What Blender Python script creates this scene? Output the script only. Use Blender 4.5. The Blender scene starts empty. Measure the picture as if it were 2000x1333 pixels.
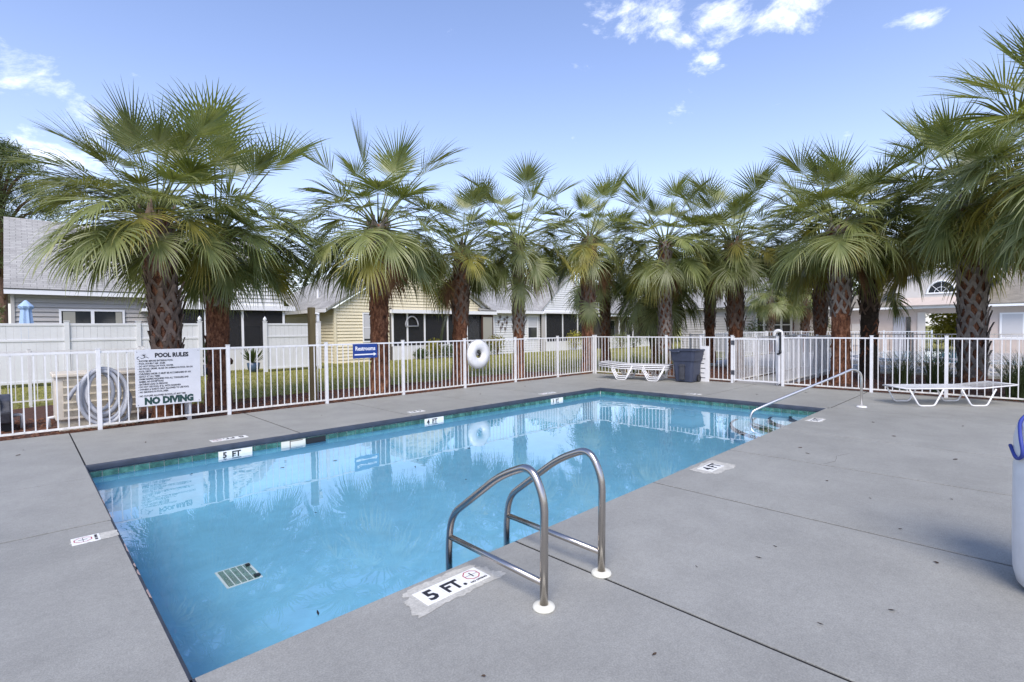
import bpy, math, random
from mathutils import Vector, Matrix
R = math.radians
rnd = random.Random(7)
scn = bpy.context.scene
col = scn.collection

# ---------------------------------------------------------------- camera
cam_d = bpy.data.cameras.new('camera'); cam = bpy.data.objects.new('camera', cam_d); col.objects.link(cam)
yaw, pitch, roll = 0.774988, -0.02421, -0.010592
cy, sy, cp, sp = math.cos(yaw), math.sin(yaw), math.cos(pitch), math.sin(pitch)
Fv = Vector((sy*cp, cy*cp, sp)); r0 = Vector((cy, -sy, 0)); u0 = r0.cross(Fv)
Rv = math.cos(roll)*r0 + math.sin(roll)*u0; Uv = -math.sin(roll)*r0 + math.cos(roll)*u0
cam.matrix_world = Matrix(((Rv.x, Uv.x, -Fv.x, -0.4988), (Rv.y, Uv.y, -Fv.y, -7.5281), (Rv.z, Uv.z, -Fv.z, 1.5094), (0, 0, 0, 1)))
cam_d.sensor_width = 36.0; cam_d.lens = 17.664; cam_d.clip_start = 0.05; cam_d.clip_end = 3000
scn.camera = cam

# ---------------------------------------------------------------- sky and sun
SUN = Vector((-0.66, -0.62, 1.02)).normalized()
EL = math.asin(SUN.z); AZ = math.atan2(SUN.x, SUN.y)
world = bpy.data.worlds.new('World'); scn.world = world; world.use_nodes = True
wn, wl = world.node_tree.nodes, world.node_tree.links
wn.clear()
def W(t, **k):
    n = wn.new(t)
    for a, b in k.items(): setattr(n, a, b)
    return n
def wmath(op, a, b=None, clamp=False):
    n = W('ShaderNodeMath', operation=op); n.use_clamp = clamp
    for i, v in enumerate((a, b)):
        if v is None: continue
        if isinstance(v, (int, float)): n.inputs[i].default_value = v
        else: wl.new(v, n.inputs[i])
    return n.outputs[0]
sky = W('ShaderNodeTexSky', sky_type='NISHITA'); sky.sun_disc = False
sky.sun_elevation = EL; sky.sun_rotation = AZ % (2*math.pi); sky.air_density = 1.0; sky.dust_density = 0.6; sky.ozone_density = 1.0
tc = W('ShaderNodeTexCoord'); sep = W('ShaderNodeSeparateXYZ'); wl.new(tc.outputs['Generated'], sep.inputs[0])
mp = W('ShaderNodeMapping'); mp.inputs['Scale'].default_value = (1, 1, 1.9); wl.new(tc.outputs['Generated'], mp.inputs[0])
n1 = W('ShaderNodeTexNoise'); n1.inputs['Scale'].default_value = 9; n1.inputs['Detail'].default_value = 10; n1.inputs['Roughness'].default_value = .66; n1.inputs['Distortion'].default_value = .35
wl.new(mp.outputs[0], n1.inputs['Vector'])
n2 = W('ShaderNodeTexNoise'); n2.inputs['Scale'].default_value = 1.7; n2.inputs['Detail'].default_value = 4
mp2 = W('ShaderNodeMapping'); mp2.inputs['Location'].default_value = (3.1, 1.7, .4); wl.new(tc.outputs['Generated'], mp2.inputs[0]); wl.new(mp2.outputs[0], n2.inputs['Vector'])
def blob(v, rad):           # a cloud bank standing in one part of the sky
    s = W('ShaderNodeVectorMath', operation='SUBTRACT'); wl.new(tc.outputs['Generated'], s.inputs[0]); s.inputs[1].default_value = v
    m = W('ShaderNodeVectorMath', operation='MULTIPLY'); wl.new(s.outputs[0], m.inputs[0]); m.inputs[1].default_value = (1, 1, 1.7)
    l = W('ShaderNodeVectorMath', operation='LENGTH'); wl.new(m.outputs[0], l.inputs[0])
    return wmath('SUBTRACT', 1, wmath('DIVIDE', l.outputs['Value'], rad), True)
CLOUDS = [((.762, .413, .505), .12, .95), ((.734, .463, .500), .10, .8), ((.791, .393, .475), .08, .75), ((.806, .333, .500), .13, 1.15), ((.845, .270, .476), .10, 1.1), ((.865, .235, .452), .05, .8), ((.823, .364, .440), .045, .75), ((.837, .313, .449), .05, .65), ((.901, .104, .421), .06, .95), ((.872, .195, .448), .05, .6), ((.906, .057, .419), .05, .6), ((.746, .501, .439), .03, .5),
          ((.594, .663, .455), .03, .6), ((.596, .73, .335), .025, .8), ((.04, .945, .325), .16, .75), ((.008, .962, .274), .15, .85), ((.071, .957, .282), .12, .7), ((-.10, .96, .27), .2, .7), ((.12, .92, .36), .08, .55), ((-.8, -.2, .55), .5, .9), ((-.1, -.85, .5), .5, .9), ((.75, -.55, .36), .35, .7), ((-.75, .55, .4), .35, .7)]
tot = None
for v, rad, amp in CLOUDS:
    b = wmath('MULTIPLY', blob(Vector(v).normalized(), rad), amp)
    tot = b if tot is None else wmath('MAXIMUM', tot, b)
gen = wmath('MULTIPLY', wmath('SUBTRACT', n2.outputs['Fac'], .55, True), 1.1)
tot = wmath('MAXIMUM', tot, gen)
dens = wmath('SUBTRACT', wmath('ADD', wmath('MULTIPLY', n1.outputs['Fac'], 2.1), wmath('MULTIPLY', tot, .62)), 1.38)
dens = wmath('POWER', wmath('MULTIPLY', dens, 1.55, True), 1.35)
haze = wmath('POWER', wmath('SUBTRACT', 1, wmath('ABSOLUTE', sep.outputs['Z']), True) , 5.0)
hz = W('ShaderNodeMix', data_type='RGBA'); wl.new(wmath('MULTIPLY', haze, .80), hz.inputs['Factor'])
tint = W('ShaderNodeMix', data_type='RGBA', blend_type='MULTIPLY'); tint.inputs['Factor'].default_value = 1
wl.new(sky.outputs[0], tint.inputs['A']); tint.inputs['B'].default_value = (1.18, 1.11, 1.25, 1)
wl.new(tint.outputs['Result'], hz.inputs['A']); hz.inputs['B'].default_value = (4.5, 4.6, 4.9, 1)
cm = W('ShaderNodeMix', data_type='RGBA'); wl.new(dens, cm.inputs['Factor']); wl.new(hz.outputs['Result'], cm.inputs['A']); cm.inputs['B'].default_value = (10.0, 10.1, 10.3, 1)
bg = W('ShaderNodeBackground'); bg.inputs['Strength'].default_value = .15; wl.new(cm.outputs['Result'], bg.inputs['Color'])
wo = W('ShaderNodeOutputWorld'); wl.new(bg.outputs[0], wo.inputs['Surface'])

sd = bpy.data.lights.new('sun', 'SUN'); sd.energy = 2.35; sd.angle = R(32); sd.color = (1, .93, .82)
so = bpy.data.objects.new('sun', sd); col.objects.link(so); so.location = (-20, -14, 35)
so.rotation_euler = (-SUN).to_track_quat('-Z', 'Y').to_euler()
vs = scn.view_settings; vs.view_transform = 'Standard'; vs.look = 'None'; vs.exposure = 0.60; vs.gamma = 1.0; vs.use_curve_mapping = False
scn.cycles.use_denoising = True
scn.cycles.max_bounces = 8; scn.cycles.transparent_max_bounces = 16

# ---------------------------------------------------------------- materials
MATS = {}
class M:
    """small helper round a principled material"""
    def __init__(s, name, base=(.5, .5, .5), rough=.6, metal=0.0, spec=.5):
        s.m = bpy.data.materials.new(name); s.m.use_nodes = True; MATS[name] = s.m
        s.n, s.l = s.m.node_tree.nodes, s.m.node_tree.links
        s.b = s.n['Principled BSDF']; s.out = s.n['Material Output']
        s.b.inputs['Base Color'].default_value = (*base, 1); s.b.inputs['Roughness'].default_value = rough
        s.b.inputs['Metallic'].default_value = metal; s.b.inputs['Specular IOR Level'].default_value = spec
        s.base = base; s.cur = None
    def new(s, t, **k):
        n = s.n.new(t)
        for a, b in k.items(): setattr(n, a, b)
        return n
    def coord(s, scale=(1, 1, 1), kind='Object'):
        t = s.new('ShaderNodeTexCoord'); m = s.new('ShaderNodeMapping'); m.inputs['Scale'].default_value = scale
        if kind == 'World':
            g = s.new('ShaderNodeNewGeometry'); s.l.new(g.outputs['Position'], m.inputs[0])
        else: s.l.new(t.outputs[kind], m.inputs[0])
        return m.outputs[0]
    def noise(s, scale=5, detail=4, rough=.5, vec=None, kind='World', stretch=(1, 1, 1)):
        n = s.new('ShaderNodeTexNoise'); n.inputs['Scale'].default_value = scale; n.inputs['Detail'].default_value = detail; n.inputs['Roughness'].default_value = rough
        s.l.new(vec or s.coord(stretch, kind), n.inputs['Vector']); return n.outputs['Fac']
    def ramp(s, fac, stops):
        r = s.new('ShaderNodeValToRGB'); e = r.color_ramp.elements
        while len(e) < len(stops): e.new(.5)
        for i, (p, c) in enumerate(stops): e[i].position = p; e[i].color = (*c, 1) if len(c) == 3 else c
        s.l.new(fac, r.inputs[0]); return r.outputs[0]
    def mix(s, fac, a, b, mode='MIX'):
        m = s.new('ShaderNodeMix', data_type='RGBA', blend_type=mode)
        for k, v in (('Factor', fac), ('A', a), ('B', b)):
            if isinstance(v, (int, float)): m.inputs[k].default_value = v
            elif isinstance(v, tuple): m.inputs[k].default_value = (*v, 1)
            else: s.l.new(v, m.inputs[k])
        return m.outputs['Result']
    def color(s, out): s.l.new(out, s.b.inputs['Base Color']); s.cur = out; return s
    def mottled(s, scale=3, amt=.25, detail=5, kind='World', stretch=(1, 1, 1)):
        f = s.noise(scale, detail, .6, kind=kind, stretch=stretch)
        g = s.ramp(f, [(.34, (1-amt,)*3), (.66, (1+amt*.6,)*3)])
        return s.color(s.mix(1.0, s.cur or s.base, g, 'MULTIPLY'))
    def perobj(s, amt=.2):
        o = s.new('ShaderNodeObjectInfo')
        g = s.ramp(o.outputs['Random'], [(0, (1-amt,)*3), (1, (1+amt,)*3)])
        return s.color(s.mix(1.0, s.cur or s.base, g, 'MULTIPLY'))
    def bump(s, scale=40, strength=.2, dist=.01, detail=3, kind='World', stretch=(1, 1, 1)):
        b = s.new('ShaderNodeBump'); b.inputs['Strength'].default_value = strength; b.inputs['Distance'].default_value = dist
        s.l.new(s.noise(scale, detail, .6, kind=kind, stretch=stretch), b.inputs['Height']); s.l.new(b.outputs[0], s.b.inputs['Normal']); return s

# deck paint: grey with stains, speckle and worn spots
d = M('deck_paint', (.318, .314, .284), .55, spec=.35)
d.mottled(.45, .10).mottled(2.6, .09).mottled(26, .07, 3).mottled(110, .17, 3)
sp_ = d.noise(260, 2, .5); d.color(d.mix(d.ramp(sp_, [(.60, (0, 0, 0)), (.70, (.55,)*3)]), d.cur, (.12, .12, .14)))
st = d.noise(1.1, 6, .7); d.color(d.mix(d.ramp(st, [(.60, (0, 0, 0)), (.74, (.4,)*3)]), d.cur, (.25, .235, .21)))
d.bump(180, .35, .004)
M('coping_dark', (.045, .055, .078), .5).mottled(5, .3).bump(120, .3, .004)  # coping nose coloured much darker than the deck slabs
M('joint', (.008, .008, .009), .95)
M('bare_concrete', (.50, .485, .43), .85).mottled(6, .2).mottled(60, .18).bump(150, .4, .004)
M('red_wear', (.34, .25, .22), .8).mottled(20, .3)
p = M('pool_paint', (.185, .45, .585), .5); p.mottled(.7, .10).mottled(6, .07).bump(30, .1, .005)
M('step_edge', (.006, .015, .03), .5); M('step_paint', (.42, .66, .76), .5)
t = M('green_tile', (.025, .17, .125), .12)
t.color(t.ramp(t.noise(9, 5, .7), [(.34, (.018, .07, .058)), (.52, (.04, .145, .115)), (.68, (.11, .26, .215))])).perobj(.25).bump(50, .15, .003)
M('grout', (.62, .66, .62), .7)
M('white_tile', (.80, .80, .77), .3).mottled(30, .06)
M('ink', (.018, .018, .022), .5)
M('red_ink', (.42, .03, .05), .5)
M('green_ink', (.012, .05, .045), .5)
M('blue_sign', (.010, .045, .235), .35)
M('white_ink', (.82, .82, .84), .45)
M('sign_white', (.64, .65, .68), .4).mottled(4, .06)
M('white_metal', (.72, .72, .725), .35).mottled(9, .07)
M('stain_white', (.74, .72, .68), .5).mottled(14, .25)
M('vinyl', (.68, .69, .70), .35).mottled(2, .06)
M('plastic_white', (.74, .74, .74), .35).mottled(7, .08).bump(14, .12, .01)
M('cream_plastic', (.72, .70, .60), .4)
s_ = M('steel', (.46, .43, .40), .24, 1.0); s_.bump(300, .06, .001, stretch=(1, 1, .1)); 
M('steel_bright', (.74, .72, .69), .3, 1.0)
M('bin_plastic', (.040, .050, .085), .5).mottled(8, .15)
M('black_plastic', (.012, .012, .014), .45)
M('grey_motor', (.055, .058, .07), .4).mottled(12, .3)
M('hose', (.43, .44, .47), .45).mottled(9, .15)
M('rope_blue', (.03, .05, .28), .6)
M('tan_box', (.66, .60, .50), .6).mottled(5, .15)
M('tan_side', (.58, .53, .42), .7).mottled(9, .25)
w = M('post_wood', (.13, .10, .045), .8); w.mottled(8, .4, stretch=(1, 1, .12)).bump(40, .5, .01, stretch=(1, 1, .1))
M('siding_grey', (.44, .42, .395), .6).mottled(.7, .06)
M('siding_white', (.70, .70, .685), .6).mottled(.7, .05)
M('siding_yellow', (.74, .665, .47), .6).mottled(.7, .05)
M('siding_tan', (.36, .31, .25), .6)
M('trim', (.80, .80, .80), .5)
rf = M('shingles', (.33, .33, .34), .9)
bt = rf.new('ShaderNodeTexBrick'); bt.inputs['Scale'].default_value = 1.0; bt.inputs['Brick Width'].default_value = .33; bt.inputs['Row Height'].default_value = .14; bt.inputs['Mortar Size'].default_value = .008
bt.inputs['Color1'].default_value = (.33, .32, .30, 1); bt.inputs['Color2'].default_value = (.43, .42, .39, 1); bt.inputs['Mortar'].default_value = (.20, .195, .185, 1)
rf.l.new(rf.coord((1, 1, 1), 'UV'), bt.inputs['Vector']); rf.color(bt.outputs['Color']).mottled(1.2, .12).mottled(40, .2)
bb = rf.new('ShaderNodeBump'); bb.inputs['Strength'].default_value = .5; bb.inputs['Distance'].default_value = .02; rf.l.new(bt.outputs['Fac'], bb.inputs['Height']); bb.invert = True; rf.l.new(bb.outputs[0], rf.b.inputs['Normal'])
rt = M('shingles_tan', (.26, .235, .19), .9); rt.mottled(3, .2).mottled(30, .2)
M('window_glass', (.03, .034, .04), .06, spec=.8)
M('blind', (.52, .52, .53), .6)
M('curtain', (.34, .33, .28), .9)
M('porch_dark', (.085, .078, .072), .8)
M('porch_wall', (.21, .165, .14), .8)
M('teal', (.05, .15, .17), .8)
M('stucco_pink', (.54, .46, .41), .85).mottled(2, .08)
M('stucco_light', (.62, .58, .54), .85).mottled(2, .06)
M('door_grey', (.42, .42, .45), .5)
M('concrete', (.40, .39, .37), .9).mottled(1.5, .15).mottled(30, .1)
M('umbrella_cloth', (.36, .50, .70), .8)
M('pot_blue', (.06, .10, .16), .3)
M('brown_iron', (.06, .025, .015), .7)
l_ = M('lawn', (.15, .17, .045), .95); l_.color(l_.ramp(l_.noise(2.2, 6, .65), [(.34, (.15, .16, .032)), (.52, (.27, .255, .06)), (.68, (.34, .29, .11))])); l_.bump(60, .8, .05)
m_ = M('mulch', (.10, .045, .025), .95); m_.color(m_.ramp(m_.noise(22, 6, .7), [(.3, (.022, .011, .008)), (.52, (.10, .04, .022)), (.75, (.21, .105, .062))])); m_.bump(30, 1, .05)
ch = M('chips', (.12, .05, .03), .95); ch.color(ch.ramp(ch.noise(19, 2), [(.3, (.05, .02, .012)), (.5, (.14, .055, .03)), (.7, (.24, .13, .08))]))
def leafmat(name, dark, mid, light, trans=.28, rough=.42, amt=.28):
    m = M(name, mid, rough, spec=.55)
    m.color(m.ramp(m.noise(2.1, 4, .6, kind='Object'), [(.28, dark), (.52, mid), (.78, light)])).perobj(amt)
    tr = m.new('ShaderNodeBsdfTranslucent'); m.l.new(m.mix(1.0, m.cur, (1.5, 1.5, .6), 'MULTIPLY'), tr.inputs[0])
    mx = m.new('ShaderNodeMixShader'); mx.inputs[0].default_value = trans
    m.l.new(m.b.outputs[0], mx.inputs[1]); m.l.new(tr.outputs[0], mx.inputs[2]); m.l.new(mx.outputs[0], m.out.inputs[0]); return m
leafmat('frond', (.10, .128, .038), (.19, .216, .074), (.32, .325, .155), rough=.34)
leafmat('frond_yellow', (.17, .17, .035), (.29, .265, .055), (.40, .34, .10))
leafmat('frond_dead', (.10, .045, .02), (.20, .10, .045), (.30, .19, .10), .15, .7)
leafmat('grass_blade', (.13, .145, .03), (.26, .255, .06), (.38, .33, .12), .2, .7)
leafmat('reed', (.04, .065, .022), (.075, .105, .035), (.16, .165, .07), .2, .55)
leafmat('needles', (.05, .075, .025), (.09, .12, .04), (.16, .18, .07), .15, .7)
leafmat('broadleaf', (.035, .062, .016), (.075, .115, .03), (.14, .18, .06), .25, .6)
leafmat('yellow_leaf', (.12, .14, .015), (.30, .28, .03), (.45, .36, .05), .25, .6)
leafmat('pale_leaf', (.12, .15, .06), (.22, .25, .12), (.38, .40, .22), .25, .6)
leafmat('fallen', (.03, .018, .01), (.06, .035, .02), (.14, .075, .035), .05, .8)
bo = M('boot', (.25, .215, .185), .85); bo.mottled(6, .4, kind='Object').perobj(.35).bump(60, .5, .006, kind='Object', stretch=(1, 1, .2))
bo2 = M('boot_brown', (.17, .118, .088), .85); bo2.mottled(6, .4, kind='Object').perobj(.35).bump(60, .5, .006, kind='Object', stretch=(1, 1, .2))
fb = M('trunk_fibre', (.15, .05, .02), .95); fb.color(fb.ramp(fb.noise(14, 7, .75, stretch=(1, 1, .45)), [(.34, (.022, .011, .008)), (.5, (.17, .066, .032)), (.66, (.38, .19, .105))])); fb.bump(26, 1, .03, stretch=(1, 1, .5))
dk = M('trunk_dark', (.05, .035, .025), .95); dk.mottled(14, .5).bump(26, 1, .03)
bk = M('bark', (.13, .075, .05), .95); bk.mottled(7, .45, stretch=(1, 1, .3)).bump(12, 1, .05, stretch=(1, 1, .3))

# water: clear, mirror-like at low angles, faint ripple
wm = M('water', (1, 1, 1)); wm.n.remove(wm.b)
fr = wm.new('ShaderNodeLayerWeight'); fr.inputs['Blend'].default_value = .5
gl = wm.new('ShaderNodeBsdfGlossy'); gl.inputs['Roughness'].default_value = .0; gl.inputs['Color'].default_value = (1, 1, 1, 1)
tp = wm.new('ShaderNodeBsdfTransparent'); tp.inputs['Color'].default_value = (.93, .98, 1, 1)
wb = wm.new('ShaderNodeBump'); wb.inputs['Strength'].default_value = .07; wb.inputs['Distance'].default_value = .012
wm.l.new(wm.noise(4.2, 2, .45, stretch=(1, 1, 1)), wb.inputs['Height'])
wm.l.new(wb.outputs[0], gl.inputs['Normal']); wm.l.new(wb.outputs[0], fr.inputs['Normal'])
pw = wm.new('ShaderNodeMath', operation='POWER'); pw.inputs[1].default_value = 4.2; wm.l.new(fr.outputs['Facing'], pw.inputs[0])
ml = wm.new('ShaderNodeMath', operation='MULTIPLY_ADD'); ml.inputs[1].default_value = .94; ml.inputs[2].default_value = .06; wm.l.new(pw.outputs[0], ml.inputs[0])
wx = wm.new('ShaderNodeMixShader'); wm.l.new(ml.outputs[0], wx.inputs[0]); wm.l.new(tp.outputs[0], wx.inputs[1]); wm.l.new(gl.outputs[0], wx.inputs[2]); wm.l.new(wx.outputs[0], wm.out.inputs[0])
# insect screen of the porches
sc = M('screen', (.03, .03, .032), .7); tpp = sc.new('ShaderNodeBsdfTransparent'); sx = sc.new('ShaderNodeMixShader'); sx.inputs[0].default_value = .45
sc.l.new(tpp.outputs[0], sx.inputs[1]); sc.l.new(sc.b.outputs[0], sx.inputs[2]); sc.l.new(sx.outputs[0], sc.out.inputs[0])

# ---------------------------------------------------------------- mesh helpers
OFF = {}
class MB:
    def __init__(s): s.v = []; s.f = []; s.uv = None
    def add(s, vs, fs):
        b = len(s.v); s.v += [tuple(x) for x in vs]; s.f += [tuple(i+b for i in f) for f in fs]; return s
    def box(s, x0, x1, y0, y1, z0, z1):
        return s.add([(x0, y0, z0), (x1, y0, z0), (x1, y1, z0), (x0, y1, z0), (x0, y0, z1), (x1, y0, z1), (x1, y1, z1), (x0, y1, z1)],
                     [(3, 2, 1, 0), (4, 5, 6, 7), (0, 1, 5, 4), (1, 2, 6, 5), (2, 3, 7, 6), (3, 0, 4, 7)])
    def quad(s, a, b, c, d): return s.add([a, b, c, d], [(0, 1, 2, 3)])
    def tri(s, a, b, c): return s.add([a, b, c], [(0, 1, 2)])
    def poly(s, pts): return s.add(pts, [tuple(range(len(pts)))])
    def prism(s, pts, z0, z1):          # pts (x,y), counter-clockwise
        n = len(pts); vs = [(x, y, z0) for x, y in pts]+[(x, y, z1) for x, y in pts]
        return s.add(vs, [tuple(range(n-1, -1, -1)), tuple(range(n, 2*n))]+[(i, (i+1) % n, n+(i+1) % n, n+i) for i in range(n)])
    def prism_y(s, pts, y0, y1):        # pts (x,z)
        n = len(pts); vs = [(x, y0, z) for x, z in pts]+[(x, y1, z) for x, z in pts]
        return s.add(vs, [tuple(range(n)), tuple(range(2*n-1, n-1, -1))]+[((i+1) % n, i, n+i, n+(i+1) % n) for i in range(n)])
    def prism_x(s, pts, x0, x1):        # pts (y,z)
        n = len(pts); vs = [(x0, y, z) for y, z in pts]+[(x1, y, z) for y, z in pts]
        return s.add(vs, [tuple(range(n-1, -1, -1)), tuple(range(n, 2*n))]+[(i, (i+1) % n, n+(i+1) % n, n+i) for i in range(n)])
    def tube(s, pts, r, n=10, caps=True, closed=False):
        pts = [Vector(p) for p in pts]; rs = r if isinstance(r, (list, tuple)) else [r]*len(pts)
        m = len(pts); vs = []; prev = None
        for i, p in enumerate(pts):
            a = pts[(i-1) % m] if (i or closed) else p; b = pts[(i+1) % m] if (i < m-1 or closed) else p
            t = (b-a).normalized()
            if prev is None:
                h = Vector((0, 0, 1)) if abs(t.z) < .9 else Vector((1, 0, 0)); e = t.cross(h).normalized()
            else: e = (prev-t*prev.dot(t)).normalized()
            prev = e; g = t.cross(e)
            vs += [p+(e*math.cos(2*math.pi*k/n)+g*math.sin(2*math.pi*k/n))*rs[i] for k in range(n)]
        fs = [(i*n+k, i*n+(k+1) % n, ((i+1) % m)*n+(k+1) % n, ((i+1) % m)*n+k) for i in range(m if closed else m-1) for k in range(n)]
        if caps and not closed: fs += [tuple(range(n-1, -1, -1)), tuple((m-1)*n+k for k in range(n))]
        return s.add(vs, fs)
    def lathe(s, prof, n=24, c=(0, 0, 0), sx=1, sy=1):
        vs = [(c[0]+r*sx*math.cos(2*math.pi*k/n), c[1]+r*sy*math.sin(2*math.pi*k/n), c[2]+z) for r, z in prof for k in range(n)]
        m = len(prof)
        return s.add(vs, [(i*n+k, i*n+(k+1) % n, (i+1)*n+(k+1) % n, (i+1)*n+k) for i in range(m-1) for k in range(n)]+[tuple(range(n-1, -1, -1)), tuple((m-1)*n+k for k in range(n))])
    def build(s, name, mat, parent=None, smooth=False, local=False, bevel=0, loc=None):
        me = bpy.data.meshes.new(name)
        o_ = Vector(OFF.get(parent.name, (0, 0, 0))) if (parent and not local) else Vector((0, 0, 0))
        if loc: o_ = Vector(loc)
        me.from_pydata([tuple(Vector(v)-o_) for v in s.v], [], s.f); me.update()
        if s.uv:
            ul = me.uv_layers.new(name='UVMap')
            for lp in me.loops: ul.data[lp.index].uv = s.uv[lp.vertex_index]
        return link(name, me, mat, parent, smooth, bevel, loc)
def link(name, me, mat=None, parent=None, smooth=False, bevel=0, loc=None):
    if mat and not me.materials: me.materials.append(MATS[mat])
    if smooth: me.polygons.foreach_set('use_smooth', [True]*len(me.polygons))
    o = bpy.data.objects.new(name, me); col.objects.link(o)
    if parent: o.parent = parent; OFF[o.name] = OFF.get(parent.name, (0, 0, 0))
    if loc: o.location = loc; OFF[o.name] = tuple(loc)
    if bevel:
        b = o.modifiers.new('bevel', 'BEVEL'); b.width = bevel; b.segments = 2; b.limit_method = 'ANGLE'
    return o
def tag(o, label=None, cat=None, group=None, kind=None):
    for k, v in (('label', label), ('category', cat), ('group', group), ('kind', kind)):
        if v: o[k] = v
    return o
def thing(name, label, cat, loc=(0, 0, 0), group=None, rz=0):
    o = bpy.data.objects.new(name, None); col.objects.link(o); o.location = loc; o.rotation_euler = (0, 0, rz); o.empty_display_size = .1
    OFF[o.name] = tuple(loc); return tag(o, label, cat, group)
def copy_tree(o, parent=None):
    c = o.copy(); col.objects.link(c); c.parent = parent
    for ch in list(o.children): copy_tree(ch, c)
    return c
def text_mesh(txt, size, align='LEFT', ext=0.0006, bold=0.0):
    c = bpy.data.curves.new('lettering', 'FONT'); c.body = txt; c.size = size; c.align_x = align; c.extrude = ext; c.offset = bold; c.resolution_u = 2
    o = bpy.data.objects.new('lettering', c); col.objects.link(o)
    dg = bpy.context.evaluated_depsgraph_get(); dg.update()
    me = bpy.data.meshes.new_from_object(o.evaluated_get(dg)); bpy.data.objects.remove(o); bpy.data.curves.remove(c)
    me.materials.clear(); return me
def text(txt, size, mat, parent, mtx, align='LEFT', bold=0.0, sx=1, name='lettering'):
    me = text_mesh(txt, size, align, bold=bold)
    off = Vector(OFF.get(parent.name, (0, 0, 0))) if parent else Vector((0, 0, 0))
    me.transform(Matrix.Translation(-off) @ mtx @ Matrix.Diagonal((sx, 1, 1, 1)))
    return link(name, me, mat, parent)
def frame(o, x, y, z=None):          # local axes -> world matrix
    x = Vector(x).normalized(); y = Vector(y).normalized(); z = x.cross(y)
    return Matrix(((x.x, y.x, z.x, o[0]), (x.y, y.y, z.y, o[1]), (x.z, y.z, z.z, o[2]), (0, 0, 0, 1)))
def arc(pts, r=.1, n=6):               # rounds the corners of a polyline
    pts = [Vector(p) for p in pts]; out = [pts[0]]
    for i in range(1, len(pts)-1):
        a = (pts[i-1]-pts[i]); b = (pts[i+1]-pts[i]); q = min(r, a.length*.48, b.length*.48)
        A = pts[i]+a.normalized()*q; B = pts[i]+b.normalized()*q
        out += [A*(1-t)**2+pts[i]*2*t*(1-t)+B*t*t for t in [k/n for k in range(n+1)]]
    return out+[pts[-1]]

# ---------------------------------------------------------------- ground
g = MB(); S = 900
for x_0, x_1, y_0, y_1 in ((-S, -8.9, -S, S), (13.2, S, -S, S), (-8.9, 13.2, 2.5, S), (-8.9, 13.2, -S, -13.9)): g.quad((x_0, y_0, -.16), (x_1, y_0, -.16), (x_1, y_1, -.16), (x_0, y_1, -.16))
tag(g.build('ground', 'lawn'), kind='structure')
FL = lambda x: 2.635-.0064*x         # line of the long fence
# mulch bed behind the fences, with a wandering edge towards the lawn
def wob(a, s): return .22*math.sin(a*1.3+s)+.12*math.sin(a*3.1+2*s)
g = MB(); xs = [-9+.5*i for i in range(46)]
for a, b in zip(xs, xs[1:]):
    ya = (7.4 if a < 1.5 else 5.3)+wob(a, 1); yb = (7.4 if b < 1.5 else 5.3)+wob(b, 1)
    g.quad((a, 2.5, -.085), (b, 2.5, -.085), (b, yb, -.085), (a, ya, -.085))
tag(g.build('mulch_bed', 'mulch'), kind='structure')
g = MB(); ys = [-14+.5*i for i in range(33)]
for a, b in zip(ys, ys[1:]):
    g.quad((13.0, a, -.085), (19.6+wob(a, 2), a, -.085), (19.6+wob(b, 2), b, -.085), (13.0, b, -.085))
tag(g.build('mulch_bed', 'mulch'), kind='structure')
def chips(n, area, name):
    g = MB()
    for _ in range(n):
        x, y = area(); a = rnd.random()*6.28; l = rnd.uniform(.02, .055); w_ = rnd.uniform(.008, .02); h = rnd.uniform(.004, .014)
        c, s = math.cos(a), math.sin(a); z = -.084; t_ = rnd.uniform(-.012, .012)
        P = lambda u, v, k: (x+u*c-v*s, y+u*s+v*c, z+k)
        g.add([P(-l, -w_, t_), P(l, -w_, -t_), P(l, w_, -t_+h*.4), P(-l, w_, t_+h*.5), P(0, 0, h+.012)], [(0, 1, 4), (1, 2, 4), (2, 3, 4), (3, 0, 4)])
    tag(g.build(name, 'chips'), 'brown bark chips scattered over the planting beds', 'mulch', kind='stuff')
chips(9000, lambda: ((rnd.uniform(-4, 13), rnd.uniform(2.7, 5.4)) if rnd.random() < .6 else (rnd.uniform(13.3, 19.4), rnd.uniform(-8.5, 3))), 'bark_chips')
g = MB()
for _ in range(30000):                # turf
    y = 5.2+12*rnd.random()**1.35; x = rnd.uniform(-4, 8+1.5*y)
    if x < 1.5 and y < 7.2: continue
    a = rnd.random()*6.28; h = rnd.uniform(.03, .085); w_ = rnd.uniform(.006, .014)*(1+y*.04); lx, ly = rnd.uniform(-.04, .04), rnd.uniform(-.04, .04)
    g.tri((x-w_*math.cos(a), y-w_*math.sin(a), -.16), (x+w_*math.cos(a), y+w_*math.sin(a), -.16), (x+lx, y+ly, -.16+h))
tag(g.build('grass', 'grass_blade'), 'short yellow green lawn between the fence and the houses', 'grass', kind='stuff')

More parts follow.
